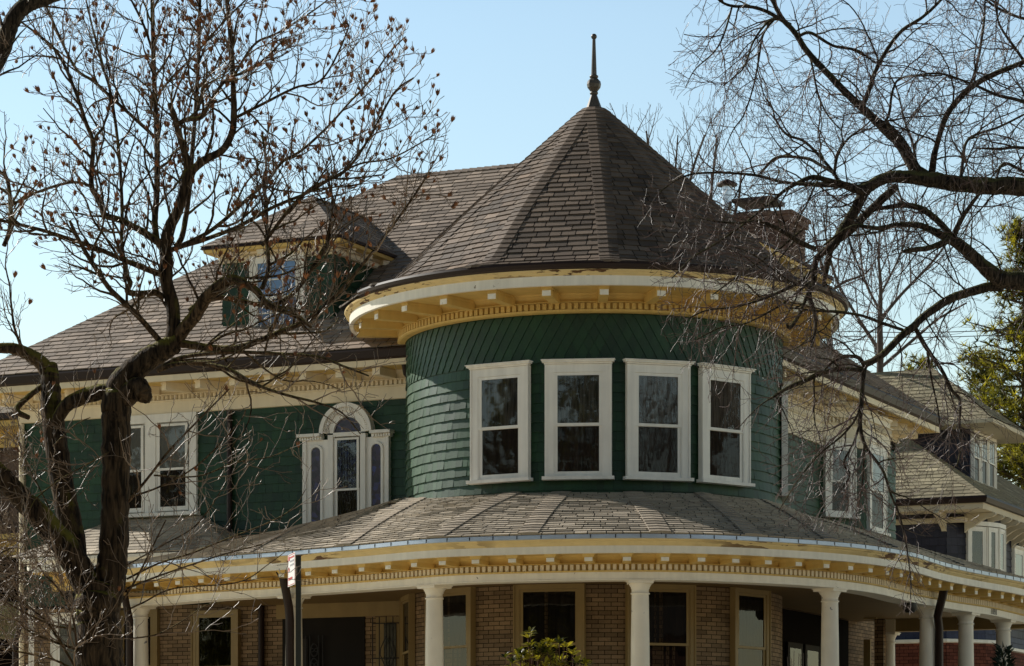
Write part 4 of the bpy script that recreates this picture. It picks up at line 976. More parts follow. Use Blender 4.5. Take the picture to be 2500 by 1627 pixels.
mg.limb([(385,905,13),(425,890,12),(465,887,11),(520,892,10),(561,903,10),(600,925,9),(639,945,8),(700,965,7),(775,984,6),(833,1007,4),(880,1060,3)], Y0-.1, Y0-1.3, dens=1.5)
mg.limb([(462,760,14),(490,740,14),(534,728,13),(573,732,12),(620,742,10),(658,752,10),(720,771,7)], Y0, Y0+.3)
mg.limb([(408,615,14),(440,603,12),(500,585,11),(581,554,10),(658,511,9),(700,492,8),(755,469,7),(820,430,6),(880,400,5),(960,385,4),(1060,330,3)], Y0, Y0-.9)
mg.limb([(445,600,12),(520,560,10),(600,490,9),(654,440,8),(690,395,8),(736,368,7),(800,310,6),(852,252,5),(900,200,5),(950,130,4),(990,90,3)], Y0, Y0+.6)
mg.limb([(640,600,9),(700,520,9),(760,460,8),(840,420,7),(900,340,6),(960,230,5),(1010,190,3)], Y0-.3, Y0-1.1)
mg.limb([(404,620,16),(385,590,15),(378,540,16),(383,465,15),(383,329,14),(378,232,12),(374,116,11),(372,0,10),(370,-90,8)], Y0, Y0+.9)
mg.limb([(432,600,14),(445,575,14),(458,500,13),(466,420,12),(471,349,11),(480,232,10),(486,100,9),(488,0,8),(490,-90,6)], Y0+.1, Y0+1.2)
mg.limb([(318,700,10),(298,600,9),(298,503,9),(290,368,8),(271,232,7),(250,160,6),(228,77,5),(210,0,4)], Y0-.2, Y0+1.0)
mg.limb([(383,340,8),(340,300,9),(290,255,8),(230,200,8),(180,160,7),(110,10,6),(90,-20,5)], Y0+.5, Y0+1.2)
mg.limb([(378,240,6),(420,190,6),(470,140,6),(540,60,5),(600,0,4)], Y0+.6, Y0+.2)
mg.limb([(569,190,7),(620,110,6),(680,80,5),(760,30,4),(800,0,3)], Y0+.3, Y0-.4)
mg.limb([(571,290,8),(640,255,7),(720,215,6),(790,190,5),(850,70,4),(830,60,3)], Y0+.2, Y0-.8)
mg.limb([(374,130,7),(350,60,6),(320,0,5)], Y0+.8, Y0+.6)
mg.limb([(10,600,12),(24,560,12),(25,500,11),(18,440,10),(0,420,8)], Y0+.4, Y0+.8)
mg.limb([(124,930,12),(80,960,14),(40,1000,16),(70,1020,12)], Y0+.3, Y0, spawn=False)
for sq, dy in (([(310,1414,7),(387,1376,6),(465,1352,6),(542,1321,5),(658,1275,4),(716,1240,3),(747,1194,2)], -.6), ([(310,1437,7),(387,1407,6),(480,1375,5),(560,1350,4),(640,1330,3)], -.9), ([(302,1465,7),(340,1400,6),(380,1320,5),(405,1270,4)], -.3),
        ([(306,1492,6),(349,1472,5),(426,1437,5),(581,1422,4),(658,1376,3),(709,1337,2)], -.8), ([(314,1225,9),(368,1159,8),(410,1104,7),(476,1035,6),(560,950,4)], -.5), ([(318,1213,7),(387,1190,6),(484,1135,5),(581,1035,4),(600,1000,3)], -.9),
        ([(376,1161,6),(484,1163,5),(573,1130,4),(658,1116,3),(720,1090,2)], -.5), ([(300,1085,5),(248,1115,5),(154,1167,4),(94,1212,4),(74,1242,3)], -.6), ([(190,1617,8),(182,1530,7),(168,1482,7),(136,1430,6),(108,1402,5),(77,1352,3)], -.7),
        ([(182,1536,6),(120,1524,6),(30,1480,5),(-20,1450,4)], -.4), ([(188,1586,9),(136,1569,8),(74,1544,6),(48,1522,4)], -.5), ([(190,1640,8),(124,1532,7),(87,1495,6),(39,1462,5),(-20,1450,4)], -.2), ([(200,1640,8),(165,1627,7),(136,1613,7),(77,1598,6),(-20,1580,5)], -.3),
        ([(312,1560,5),(380,1550,4),(440,1520,4),(500,1480,3),(540,1470,2)], -.4), ([(120,1240,5),(90,1180,4),(60,1120,4),(40,1060,3)], -.3), ([(130,1090,5),(180,1040,4),(220,1020,3)], -.4), ([(70,1290,6),(40,1330,5),(-20,1360,4)], -.4),
        ([(150,1300,5),(95,1380,5),(40,1420,4),(10,1480,3)], -.5), ([(310,1380,5),(400,1330,4),(470,1290,4),(520,1230,3),(560,1160,2)], -.7)):
    mg.limb([(x, y, w_*.8) for x, y, w_ in sq], Y0-.05, Y0+dy, dens=1.6 if sq[-1][0] > 200 else .8)
mg.finish()
# seed pods: open cups of pointed scales on the shoot tips
def pod_mesh(mb, p, d, sz, tint):
    d = d.normalized(); a = d.orthogonal().normalized(); b = d.cross(a)
    for k in range(8):
        t = k*math.pi/4+ru(-.2, .2); o = a*math.cos(t)+b*math.sin(t); s_ = a*(-math.sin(t))+b*math.cos(t); fl = ru(.55, 1.15); tt = min(1, max(0, tint+ru(-.3, .3)))
        q0, q1, q2 = p+o*sz*.08, p+d*sz*.45+o*sz*.30, p+d*sz*ru(.9, 1.15)+o*sz*.42*fl
        mb.face([q0-s_*sz*.07, q0+s_*sz*.07, q1+s_*sz*.13, q1-s_*sz*.13], tt); mb.face([q1-s_*sz*.13, q1+s_*sz*.13, q2], min(1, tt+.25))
    mb.tube([p, p+d*sz*.5, p+d*sz*.95], [sz*.10, sz*.16, sz*.03], 5, tint*.4, cap=False)
cand = []
for p, d, lev in mg.tips:
    x, y = proj(p)
    if lev >= 2 and -20 < x < 2500 and -20 < y < 1640:
        pr = .50 if y < 700 else (.30 if y < 830 else (.07 if y < 1150 else .015))
        if x < 330: pr *= .55
        if lev == 2: pr *= 1.6
        if rnd() < pr: cand.append((p, d))
random.shuffle(cand); cand = cand[:1150]
sizes = sorted([(ru(.036, .068), i) for i in range(len(cand))], reverse=True)
rest = MB()
for k, (sz, i) in enumerate(sizes):
    p, d = cand[i]; d = (d + UP*.9 + rv()*.25)
    if k < 100: mb = MB(); pod_mesh(mb, p, d, sz, ru(.2, .8)); part(mb, 'seed_pod', POD, mg.root)
    else: pod_mesh(rest, p, d, sz, ru(.1, .8))
if rest.v: part(rest, 'seed_pods', POD, mg.root)['kind'] = 'stuff'
# ---------------------------------------------------------------- limb of a neighbouring tree in the top left corner
def ok_tl(x, y): return x < 420 and -200 < y < 420
tl = Tree('street_tree', 'brown barked limb of another bare tree curving into the top left corner', 'tree', tuple(pt(-330, 2400, 24)), BARKR, TWIG, ok=ok_tl)
for k_ in ('wig', 'trop', 'gap', 'start', 'ang', 'lift', 'len', 'rad', 'seg', 'rmin', 'flat', 'bsplit'): setattr(tl, k_, getattr(mg, k_))
tl.gap = [0, .12, .12, .1]
tl.limb([(-330,2410,230),(-320,1800,170),(-290,1000,140),(-240,500,110),(-150,330,80),(-60,260,62)], 24, trunk=True, spawn=False)
tl.limb([(-150,330,70),(-60,220,58),(0,130,46),(18,80,42),(40,35,40),(80,5,40),(150,-20,36),(260,-90,28)], 24, 23.7, n=12)
tl.finish()
# ---------------------------------------------------------------- big bare street tree whose limbs reach in from the right
def ok_r(x, y):
    lim = [(-100, 1690), (0, 1640), (100, 1655), (200, 1610), (260, 1665), (330, 1745), (385, 1650), (450, 1535), (600, 1565), (700, 1590), (800, 1605), (900, 1650), (1000, 1745), (1100, 1835), (1180, 1880), (1300, 1900), (1310, 2130), (1520, 2190)]
    if y > 1510 or y < -100 or x > 2800: return False
    for (y0, x0), (y1, x1) in zip(lim[:-1], lim[1:]):
        if y0 <= y <= y1 and x < x0+(x1-x0)*(y-y0)/(y1-y0): return False
    if y > 1310 and x > 2260: return False
    if y > 1180 and x > 2430: return False
    return True
YR = 30.0
rt = Tree('street_tree', 'large bare street tree with thick dark limbs reaching in from the right edge', 'tree', tuple(pt(2960, 2311, YR)), BARKR, TWIGR, style='droop', ok=ok_r)
rt.wig = [0, .26, .27, .28]; rt.trop = [0, -.015, -.03, -.035]; rt.gap = [0, .155, .115, .095]; rt.start = [0, .05, .1, .12]; rt.ang = [0, (.6, 1.2), (.5, 1.1), (.5, 1.1)]
rt.lift = [0, .0, -.05, -.05]; rt.len = [0, 1.1, .5, .2]; rt.rad = [0, .0095, .0047, .003]; rt.seg = [0, .09, .06, .05]; rt.rmin = .0022; rt.flat = .75; rt.bsplit = .009
rt.limb([(2962,2320,230),(2955,1900,180),(2950,1300,170),(2945,800,160),(2935,400,130),(2930,-200,100)], YR, trunk=True, spawn=False)
rt.limb([(2950,640,70),(2820,540,60),(2680,490,54),(2500,457,46),(2420,455,42),(2336,449,40),(2278,440,38),(2204,432,32),(2160,436,28),(2103,462,25),(2060,452,17),(2025,442,14),(1985,433,12),(1950,446,10),(1910,470,8),(1880,500,6)], YR, YR-.6, n=12)
rt.limb([(2150,440,26),(2115,465,26),(2084,520,26),(2055,565,24),(2034,600,22),(2005,620,17),(1991,640,16),(1986,690,14),(1976,720,12),(1987,760,10),(1991,800,9),(1980,849,7)], YR-.3, YR-.7, n=11)
rt.limb([(2190,455,18),(2150,490,20),(2110,528,20),(2070,570,18),(2034,598,16),(2020,650,13),(2010,700,9)], YR-.3, YR+.1, n=10)
rt.limb([(2278,440,30),(2239,418,30),(2215,380,29),(2198,352,28),(2154,310,23),(2103,263,19),(2060,222,18),(2026,186,16),(1972,128,15),(1941,81,13),(1910,46,12),(1887,0,10),(1860,-90,8)], YR-.1, YR+.5, n=11)
rt.limb([(2200,360,18),(2190,335,16),(2172,310,13),(2166,297,6)], YR, YR-.1, spawn=False)
rt.limb([(2107,258,13),(2123,217,12),(2136,178,11),(2162,128,10),(2200,77,9),(2251,43,8),(2297,0,7),(2340,-60,5)], YR+.2, YR+.7)
rt.limb([(1930,62,10),(1902,46,10),(1870,28,9),(1832,17,8),(1786,15,7),(1755,0,6),(1720,-40,4)], YR+.4, YR)
rt.limb([(1895,45,6),(1871,58,6),(1840,101,5),(1817,163,4),(1790,190,3),(1767,209,3)], YR+.3, YR-.3)
rt.limb([(1890,48,6),(1863,85,6),(1852,147,5),(1840,209,4),(1817,279,4),(1790,318,3),(1767,368,2)], YR+.3, YR+.5)
rt.limb([(1787,18,5),(1767,85,5),(1743,128,4),(1697,170,3),(1674,213,2)], YR+.1, YR-.4)
rt.limb([(1952,88,8),(1980,81,8),(2034,112,7),(2092,124,6),(2138,155,4)], YR+.4, YR+.1)
rt.limb([(1978,140,6),(1985,170,5),(1997,230,5),(2020,280,4),(2055,320,3)], YR+.4, YR)
rt.limb([(2275,425,18),(2280,385,16),(2289,349,13),(2309,287,14),(2336,248,14),(2371,213,15),(2417,186,14),(2460,168,13),(2500,151,12),(2600,100,9)], YR-.1, YR-.6)
rt.limb([(2366,215,7),(2386,155,7),(2402,58,6),(2405,0,4)], YR-.4, YR-.2)
rt.limb([(2600,300,12),(2500,250,9),(2433,232,8),(2371,205,6),(2290,180,5),(2200,190,4),(2150,190,3)], YR-.8, YR-.2)
rt.limb([(2620,400,12),(2500,362,8),(2440,364,7),(2380,362,4)], YR-.8, YR-.3)
rt.limb([(2560,60,9),(2480,40,7),(2420,10,6),(2380,-30,4)], YR+.6, YR)
rt.limb([(2640,260,10),(2540,200,8),(2480,120,7),(2440,60,5),(2430,0,4)], YR+.6, YR+.2)
rt.limb([(2345,445,10),(2350,400,8),(2365,340,7),(2440,310,6),(2500,280,5)], YR, YR+.5)
rt.limb([(2600,470,10),(2500,420,8),(2450,400,7),(2430,445,5)], YR+.5, YR+.2)
rt.limb([(2950,900,64),(2820,790,58),(2680,715,52),(2500,688,46),(2440,680,42),(2394,643,34),(2360,612,31),(2336,593,28),(2297,574,20),(2265,558,17),(2239,550,15),(2190,550,13),(2142,558,11),(2090,552,9),(2050,570,7),(2010,600,5)], YR, YR-.7, n=12)
rt.limb([(2330,590,18),(2300,550,16),(2258,515,16),(2220,502,14),(2175,505,12),(2140,512,9),(2110,520,6)], YR-.5, YR-.2)
rt.limb([(2330,578,12),(2345,540,12),(2371,500,10),(2394,469,8),(2410,440,6)], YR-.5, YR-.9)
rt.limb([(2318,585,14),(2270,605,14),(2230,610,13),(2205,615,8)], YR-.5, YR-.9)
rt.limb([(2445,700,28),(2413,701,24),(2360,716,22),(2316,732,21),(2258,771,19),(2230,798,19),(2200,821,18),(2162,860,17),(2130,882,16),(2111,893,18),(2106,926,13),(2103,984,12),(2100,1042,11),(2115,1093,8),(2154,1147,7),(2177,1213,6),(2196,1259,5),(2212,1330,4),(2223,1414,3),(2222,1492,2)], YR-.3, YR-1.2, n=10)
rt.limb([(2100,1030,7),(2085,1080,6),(2060,1130,5),(2075,1160,4),(2050,1200,3)], YR-.9, YR-1.2)
rt.limb([(2103,950,6),(2095,1010,6),(2060,1060,5),(2000,1110,4),(1950,1170,3),(1900,1250,2)], YR-.9, YR-1.3)
rt.limb([(2110,1080,5),(2108,1140,5),(2102,1200,4),(2090,1260,3),(2085,1300,2)], YR-1, YR-.8)
rt.limb([(2235,802,12),(2250,830,12),(2266,856,11),(2290,890,10),(2305,914,9),(2324,953,8),(2344,980,7),(2342,1042,6),(2346,1090,4),(2336,1140,3)], YR-.5, YR-.7)
rt.limb([(2264,860,6),(2275,930,5),(2290,1000,4),(2296,1060,3)], YR-.5, YR-.3)
rt.limb([(2111,893,12),(2096,874,10),(2075,870,9),(2057,872,8),(2026,890,6),(2000,920,4)], YR-.7, YR-1)
rt.limb([(2108,905,10),(2060,902,10),(2010,910,11),(1965,930,12),(1929,945,11),(1905,958,8),(1880,975,5)], YR-.7, YR-1.1)
rt.limb([(2204,806,8),(2150,788,8),(2103,771,7),(2050,763,6),(1987,759,5),(1930,752,4)], YR-.5, YR-1.2)
rt.limb([(2103,463,12),(2049,455,11),(1980,452,9),(1910,445,8),(1852,430,7),(1800,424,6),(1747,422,6),(1689,426,5),(1650,441,4),(1610,470,3)], YR-.4, YR-1.2)
rt.limb([(2040,425,9),(2000,402,8),(1968,387,8),(1900,384,7),(1871,407,5),(1850,430,4)], YR-.4, YR+.2)
rt.limb([(2045,440,9),(2030,415,8),(1968,349,7),(1921,329,6),(1894,294,5),(1885,262,4),(1870,240,3)], YR-.4, YR+.1)
rt.limb([(1991,608,12),(1960,596,12),(1929,577,11),(1900,560,10),(1879,550,9),(1850,540,6),(1800,545,5),(1740,540,4),(1690,530,3)], YR-.7, YR-1.2)
rt.limb([(1985,660,10),(1950,690,9),(1900,715,8),(1850,735,6),(1790,750,5),(1720,760,4),(1660,790,3)], YR-.7, YR-1.3)
rt.limb([(1978,700,9),(1955,760,9),(1930,800,10),(1920,790,6)], YR-.7, YR-.9, spawn=False)
rt.limb([(1976,690,7),(1940,720,6),(1890,755,5),(1820,790,4),(1760,800,4),(1700,830,3)], YR-.7, YR-1.4)
rt.limb([(1890,490,7),(1850,520,6),(1800,560,5),(1740,600,5),(1690,630,4),(1640,680,3)], YR-.6, YR-1.4)
rt.limb([(1960,560,6),(1900,610,5),(1840,650,5),(1780,690,4),(1740,720,3)], YR-.6, YR-.9)
rt.limb([(2239,418,8),(2228,350,7),(2210,300,5),(2190,220,4),(2170,180,3)], YR, YR+.6)
rt.limb([(2150,312,7),(2170,280,7),(2180,220,6),(2205,190,5),(2300,185,3)], YR, YR-.5)
rt.limb([(2036,430,8),(2045,380,7),(2070,340,6),(2110,310,4),(2140,280,3)], YR-.4, YR-.8)
rt.finish()
print('TREE', mg.nt, tl.nt, rt.nt, len(cand))
# ================================================================== the blue-grey house behind on the right
random.seed(5)
N0 = V((10.8, 64.0, 0))
def NH(s, t, z): return V((N0.x, N0.y, EYE)) + A*s + B*t + UP*z
def n2(s, t): return N0 + A*s + B*t
SLATE = M('slate_blue_shingle', (.030, .028, .042), .6, .4, tint=.3, noise=(20, .15), bump=(40, .3, .004))
SLATEB = M('blue_painted_shingle', (.035, .042, .085), .6, .4, tint=.2, noise=(20, .15))
BEIGE = M('beige_asphalt_shingle', (.30, .26, .17), .8, .3, tint=.28, noise=(40, .15, .8, .2), bump=(60, .4, .01))
NCREAM = M('neighbour_cream_trim', (.62, .54, .40), .6, .3, noise=(3, .08))
REDB = M('red_brick', (.14, .045, .03), .85, .2, tint=.3, noise=(30, .2))
nb = tag(empty('shingled_house', (N0.x-4, N0.y+5, 0)), 'slate blue shingled house with beige roof and scroll brackets behind on the right', 'house')
ZN = 6.87
m = MB(); roof_plane(m, NH(-10, 0, ZN), NH(0, 0, ZN), NH(-5, 5, 10.25), NH(-5, 5, 10.25), ch=.17, w=.34, gap=.01, thick=.016)
roof_plane(m, NH(0, 0, ZN), NH(0, 14, ZN), NH(-5, 5, 10.25), NH(-5, 9, 10.25), ch=.17, w=.34); m.face([NH(-10, 0, ZN), NH(-5, 5, 10.25), NH(-5, 9, 10.25), NH(-10, 14, ZN)], .4)
part(m, 'roof', BEIGE, nb)
m = MB(); cap_line(m, NH(0, 0, ZN+.02), NH(-5, 5, 10.27), (-A-UP*.1).normalized(), (B-UP*.1).normalized(), w=.16, step=.17); part(m, 'hip_cap', BEIGE, nb)
npth = poly_path([n2(-10, 0), n2(0, 0), n2(0, 14)])
def nswp(path, prof, nm, mt, par=None):
    mm = MB(); mm.sweep(path, prof, .5, False); o = mm.build(nm, mt); place_fix(o, par or nb); return o
nswp(npth, [(-.05, ZN), (.06, ZN+.02), (.07, ZN-.03), (.04, ZN-.13), (-.05, ZN-.14)], 'gutter', GUTTER)
nswp(npth, [(-.04, ZN-.13), (-.06, ZN-.27), (-.12, ZN-.275), (-.8, ZN-.28)], 'soffit', NCREAM)
nswp(npth, [(-.66, ZN-.38), (-.64, ZN-.39), (-.64, ZN-.5), (-.7, ZN-.51)], 'frieze', NCREAM)
wl_ = [n2(-10, .7), n2(-1.1, .7), n2(-.75, 1.1), n2(-.4, 1.55), n2(-.25, 1.95), n2(-.25, 2.5), n2(-.75, 2.9), n2(-.75, 13)]
m = MB(); m2 = MB(); m3 = MB()
for a, b in zip(wl_[:-1], wl_[1:]):
    d = (b-a); L = d.length; d.normalize(); n = V((d.y, -d.x, 0)); S_ = plane_S(V((a.x, a.y, EYE)), d, UP, n)
    tiles(m, S_, 3.95, ZN-.28, .19, .17, lambda v: (0, L), thick=.022, gap=.004)
    tiles(m2, S_, 3.66, 3.95, .15, .17, lambda v: (0, L), thick=.022, gap=.004)
    bricks(m3, S_, -1.6, 3.6, lambda v: (0, L), bw=.22, bh=.08)
part(m, 'shingle_wall', SLATE, nb); part(m2, 'belt_course', SLATEB, nb); part(m3, 'brick_wall', REDB, nb)
nswp(poly_path(wl_), [(.0, 3.68), (.09, 3.67), (.09, 3.60), (.0, 3.58)], 'water_table', WHITE)
bw_ = poly_path(wl_[2:6]); nswp(bw_, [(.0, ZN-.44), (.10, ZN-.44), (.10, ZN-.54), (.0, ZN-.54)], 'bay_head', WHITE)
for a, b in zip(wl_[2:5], wl_[3:6]):
    d = (b-a); L = d.length; d.normalize(); n = V((d.y, -d.x, 0)); c = (a+b)/2
    window(nb, V((c.x, c.y, EYE+4.75)), d, n, L-.01, 1.56, cas=.07, crown=0, depth=.08, sill=.06, rail=.045, curt=CURT2, low=CURT, meet=.62)
c = n2(-.75, 5.8); window(nb, V((c.x, c.y, EYE+4.6)), B, A, 1.0, 1.6, cas=.09, crown=.05, depth=.07, curt=CURT2, low=CURT2)
c = n2(-3.3, .7); window(nb, V((c.x, c.y, EYE+1.3)), A, -B, 1.7, 1.95, cas=.1, crown=.05, depth=.07, curt=CURT2)
for t_ in (1.9, 3.4): c = n2(-.30 if t_ < 2.6 else -.75, t_); window(nb, V((c.x, c.y, EYE+1.3)), B, A, .55, 1.75, cas=.08, crown=.05, depth=.07, curt=CURT2)
def scroll(p, out, al, par):
    # S-shaped scroll bracket under the soffit
    zt = ZN-.285; prof = [(0, zt), (.72, zt), (.74, zt-.05), (.66, zt-.10), (.50, zt-.13), (.36, zt-.20), (.22, zt-.30), (.10, zt-.34), (0, zt-.44)]
    mm = MB(); c = V((p.x, p.y, EYE)); L_ = [c+out*o+UP*z-al*.06 for o, z in prof]; R_ = [q+al*.12 for q in L_]
    mm.face(L_); mm.face(R_); mm.grid([L_+[L_[0]], R_+[R_[0]]], .5, False); o = mm.build('scroll_bracket', NCREAM); place_fix(o, par)
for k in range(11): scroll(n2(-.72, .95+.72*k), A, B, nb)
scroll(n2(-1.15, .72), -B, A, nb)
m = MB(); q = n2(-2.6, .62); m.tube([V((q.x, q.y-.35, EYE+ZN-.15)), V((q.x+.05, q.y-.3, EYE+ZN-.35)), V((q.x+.15, q.y, EYE+ZN-.62)), V((q.x+.15, q.y, EYE-1.4))], [.06]*4, 8); part(m, 'downspout', GUTTER, nb)
# its dormer
m = MB(); tiles(m, plane_S(NH(-3.2, 3.0, 0), A, UP, -B), 7.3, 8.85, .19, .17, lambda v: (0, 2.0), thick=.022, gap=.004)
dn = part(m, 'dormer', SLATE, nb)
m = MB(); tiles(m, plane_S(NH(-1.2, 3.0, 0), B, UP, A), 7.0, 8.85, .19, .17, lambda v: (0, 2.47), thick=.022, gap=.004); place_fix(m.build('dormer_face', SLATEB), dn)
m = MB(); roof_plane(m, NH(-3.2, 2.2, 8.95), NH(-.4, 2.2, 8.95), NH(-5.4, 4.24, 10.52), NH(-2.44, 4.24, 10.52), ch=.17, w=.34, gap=.01, thick=.016)
roof_plane(m, NH(-.4, 2.2, 8.95), NH(-.4, 6.27, 8.95), NH(-2.44, 4.24, 10.52), NH(-2.44, 4.24, 10.52), ch=.17, w=.34); m.face([NH(-.4, 6.27, 8.95), NH(-5, 6.27, 8.95), NH(-5.4, 4.24, 10.52), NH(-2.44, 4.24, 10.52)], .5)
place_fix(m.build('dormer_roof', BEIGE), dn)
m = MB(); cap_line(m, NH(-.4, 2.2, 8.97), NH(-2.44, 4.24, 10.54), (-A-UP*.1).normalized(), (B-UP*.1).normalized(), w=.15, step=.17); place_fix(m.build('hip_cap', BEIGE), dn)
dp = poly_path([n2(-4, 2.2), n2(-.4, 2.2), n2(-.4, 6.27), n2(-4, 6.27)])
nswp(dp, [(0, 8.955), (.03, 8.94), (.02, 8.85), (-.03, 8.84), (-.85, 8.83)], 'dormer_soffit', NCREAM, dn)
m = MB()
for k in range(3):
    c = n2(-1.17, 3.48+.72*k); window(dn, V((c.x, c.y, EYE+7.55)), B, A, .70, 1.28, cas=.07, crown=.0, depth=.07, rail=.04, grid=(3, 1), curt=CURT, low=SHADE, meet=.5) if False else None
# (three dormer windows side by side)
for k in range(3):
    c = n2(-1.17, 3.42+.70*k); window(nb, V((c.x, c.y, EYE+7.52)), B, A, .69, 1.30, cas=.07, crown=.0, depth=.08, rail=.04, grid=(3, 1), curt=CURT, low=CURT, meet=.48)
# ================================================================== the sister house at the far left
lo_ = V((O.x, O.y, 0)) - A*3.0 + B*6
def LH(s, t, z): return V((lo_.x, lo_.y, EYE)) + A*s + B*t + UP*z
def l2(s, t): return lo_ + A*s + B*t
lb = tag(empty('brown_shingled_house', tuple(l2(-5, 4))), 'brown shingled house with cream cornice glimpsed at the far left edge', 'house')
BROWN = M('brown_wall_shingle', (.13, .085, .065), .75, .3, tint=.35, noise=(20, .15), bump=(40, .3, .004))
m = MB(); tiles(m, plane_S(LH(-11, 0, 0), A, UP, -B), 5.3, 7.3, .16, .16, lambda v: (0, 11), thick=.02, gap=.004); tiles(m, plane_S(LH(0, 0, 0), B, UP, A), 1, 7.3, .16, .16, lambda v: (0, 9), thick=.02, gap=.004); part(m, 'shingle_wall', BROWN, lb)
lp_ = poly_path([l2(-11, 0), l2(0, 0), l2(0, 9)])
for prof_, nm_, mt_ in (([(.6, 7.80), (.72, 7.80), (.72, 7.68), (.6, 7.66)], 'gutter', GUTTER), ([(.62, 7.68), (.60, 7.55), (.05, 7.54), (.05, 7.2), (0, 7.19)], 'frieze', YELLOW)):
    mm = MB(); mm.sweep(lp_, prof_, .5, False); part(mm, nm_, mt_, lb)
m = MB(); roof_plane(m, LH(-11.7, -.7, 7.8), LH(.7, -.7, 7.8), LH(-7, 4.5, 9.3), LH(-4, 4.5, 9.3), ch=.16, w=.3); roof_plane(m, LH(.7, -.7, 7.8), LH(.7, 9.7, 7.8), LH(-4, 4.5, 9.3), LH(-4, 4.5, 9.3), ch=.16, w=.3); part(m, 'roof', ROOF2, lb)
pp_ = poly_path([l2(-11, -2.2), l2(-1.2, -2.2), l2(-1.2, 0)])
for prof_, nm_, mt_ in (([(.3, 5.36), (.3, 5.25), (.05, 5.24), (.05, 4.95), (-.3, 4.94)], 'porch_cornice', YELLOW),):
    mm = MB(); mm.sweep(poly_path([l2(-11, -.3), l2(.0, -.3), l2(.0, 5)]), prof_, .5, False); part(mm, nm_, mt_, lb)
m = MB(); dentils(m, poly_path([l2(-11, -.3), l2(0, -.3)]), .05, 5.02, 5.13, .07, .05, .13); part(m, 'dentil_band', YELLOW, lb)
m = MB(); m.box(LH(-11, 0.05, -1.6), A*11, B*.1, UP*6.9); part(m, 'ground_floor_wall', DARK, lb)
m = MB(); roof_plane(m, LH(-11.4, -2.6, 3.95), LH(-.8, -2.6, 3.95), LH(-11, -.1, 4.6), LH(-1.2, -.1, 4.6), ch=.16, w=.3); part(m, 'porch_roof', ROOF2, lb)
mm = MB(); mm.sweep(pp_, [(.4, 3.95), (.42, 3.85), (.35, 3.65), (.05, 3.64), (.05, 3.25), (-.25, 3.24)], .5, False); part(mm, 'porch_beam', CREAM, lb)
for s_ in (-1.4, -4.2, -7): 
    c = l2(s_, -2.25); m = MB(); m.lathe(V((c.x, c.y, EYE)), [(.17, -1.2), (.16, 1), (.13, 3.1), (.2, 3.25)], 18); part(m, 'column', COLP, lb)
for s_ in (-2.2, -5.5): window(lb, LH(s_, .0, 5.55), A, -B, 1.1, 1.6, cas=.11, depth=.07, curt=SHADE)
# ================================================================== street sign
sp = pt(728.5, 1357, 30.0)
sg = tag(empty('street_sign', (sp.x, sp.y, 0)), 'dark post carrying a white and red parking sign turned edge-on', 'sign')
m = MB(); m.box(V((sp.x-.028, sp.y-.02, 0)), V((.056, 0, 0)), V((0, .04, 0)), V((0, 0, sp.z))); part(m, 'post', M('dark_green_post', (.022, .026, .02), .5, .5, noise=(8, .2)), sg)
SW_ = M('sign_white', (.85, .85, .86), .35, .5, noise=(3, .03)); SR = M('sign_red', (.55, .02, .03), .4, .5, noise=(3, .05)); SGY = M('sign_grey', (.35, .36, .4), .4, .5, noise=(3, .05))
dl = V((-.112, .45, 0)).normalized(); nl = V((-dl.y, dl.x, 0)); hS = .345; o0 = V((sp.x-.032, sp.y-.01, sp.z-.305)); wS = .46
# panel
m = MB(); m.box(o0 - UP*.0 - nl*.0, dl*wS, nl*.004, UP*(hS)); pn = part(m, 'sign_panel', SW_, sg)
def sgn(u0, u1, v0, v1, mt, nm):
    mm = MB(); a = o0 + dl*(u0*wS) + UP*(v0*hS) + nl*.0075; mm.face([a, a+dl*((u1-u0)*wS), a+dl*((u1-u0)*wS)+UP*((v1-v0)*hS), a+UP*((v1-v0)*hS)]); place_fix(mm.build(nm, mt), pn)
for r_ in ((.04, .96, .96, .975), (.04, .96, .025, .04), (.04, .06, .04, .96), (.94, .96, .04, .96)): sgn(*r_, SR, 'red_border')
sgn(.35, .9, .19, .27, SR, 'red_arrow'); sgn(.72, .9, .8, .93, SR, 'red_symbol'); sgn(.74, .88, .47, .57, SR, 'red_symbol')
for v_ in (.86, .74, .62): sgn(.12, .66, v_, v_+.05, SR if v_ > .8 else SGY, 'line_of_text')
# ================================================================== rhododendron and small plants by the porch
LEAF = M('glossy_rhododendron_leaf', (.03, .05, .008), .35, .5, tint=.6, tintcol=(.33, .29, .04), noise=(12, .2))
translucent(LEAF, (1.4, 1.3, .5), .4)
STEM = M('shrub_stem', (.10, .05, .03), .8, .3, noise=(8, .2))
def leaf(mb, p, d, up, L, w, t):
    d = d.normalized(); s_ = d.cross(up); s_ = s_.normalized() if s_.length > .01 else V((1, 0, 0)); n = s_.cross(d).normalized(); k = .02*L
    a, b, c, e = p, p+d*L*.35+n*L*.06, p+d*L*.7+n*L*.05, p+d*L-n*L*.04
    for sg_ in (-1, 1):
        mb.face([a, b+s_*sg_*w*.5+n*w*.12, b], t) ; mb.face([b, b+s_*sg_*w*.5+n*w*.12, c+s_*sg_*w*.42+n*w*.1, c], t); mb.face([c, c+s_*sg_*w*.42+n*w*.1, e], t)
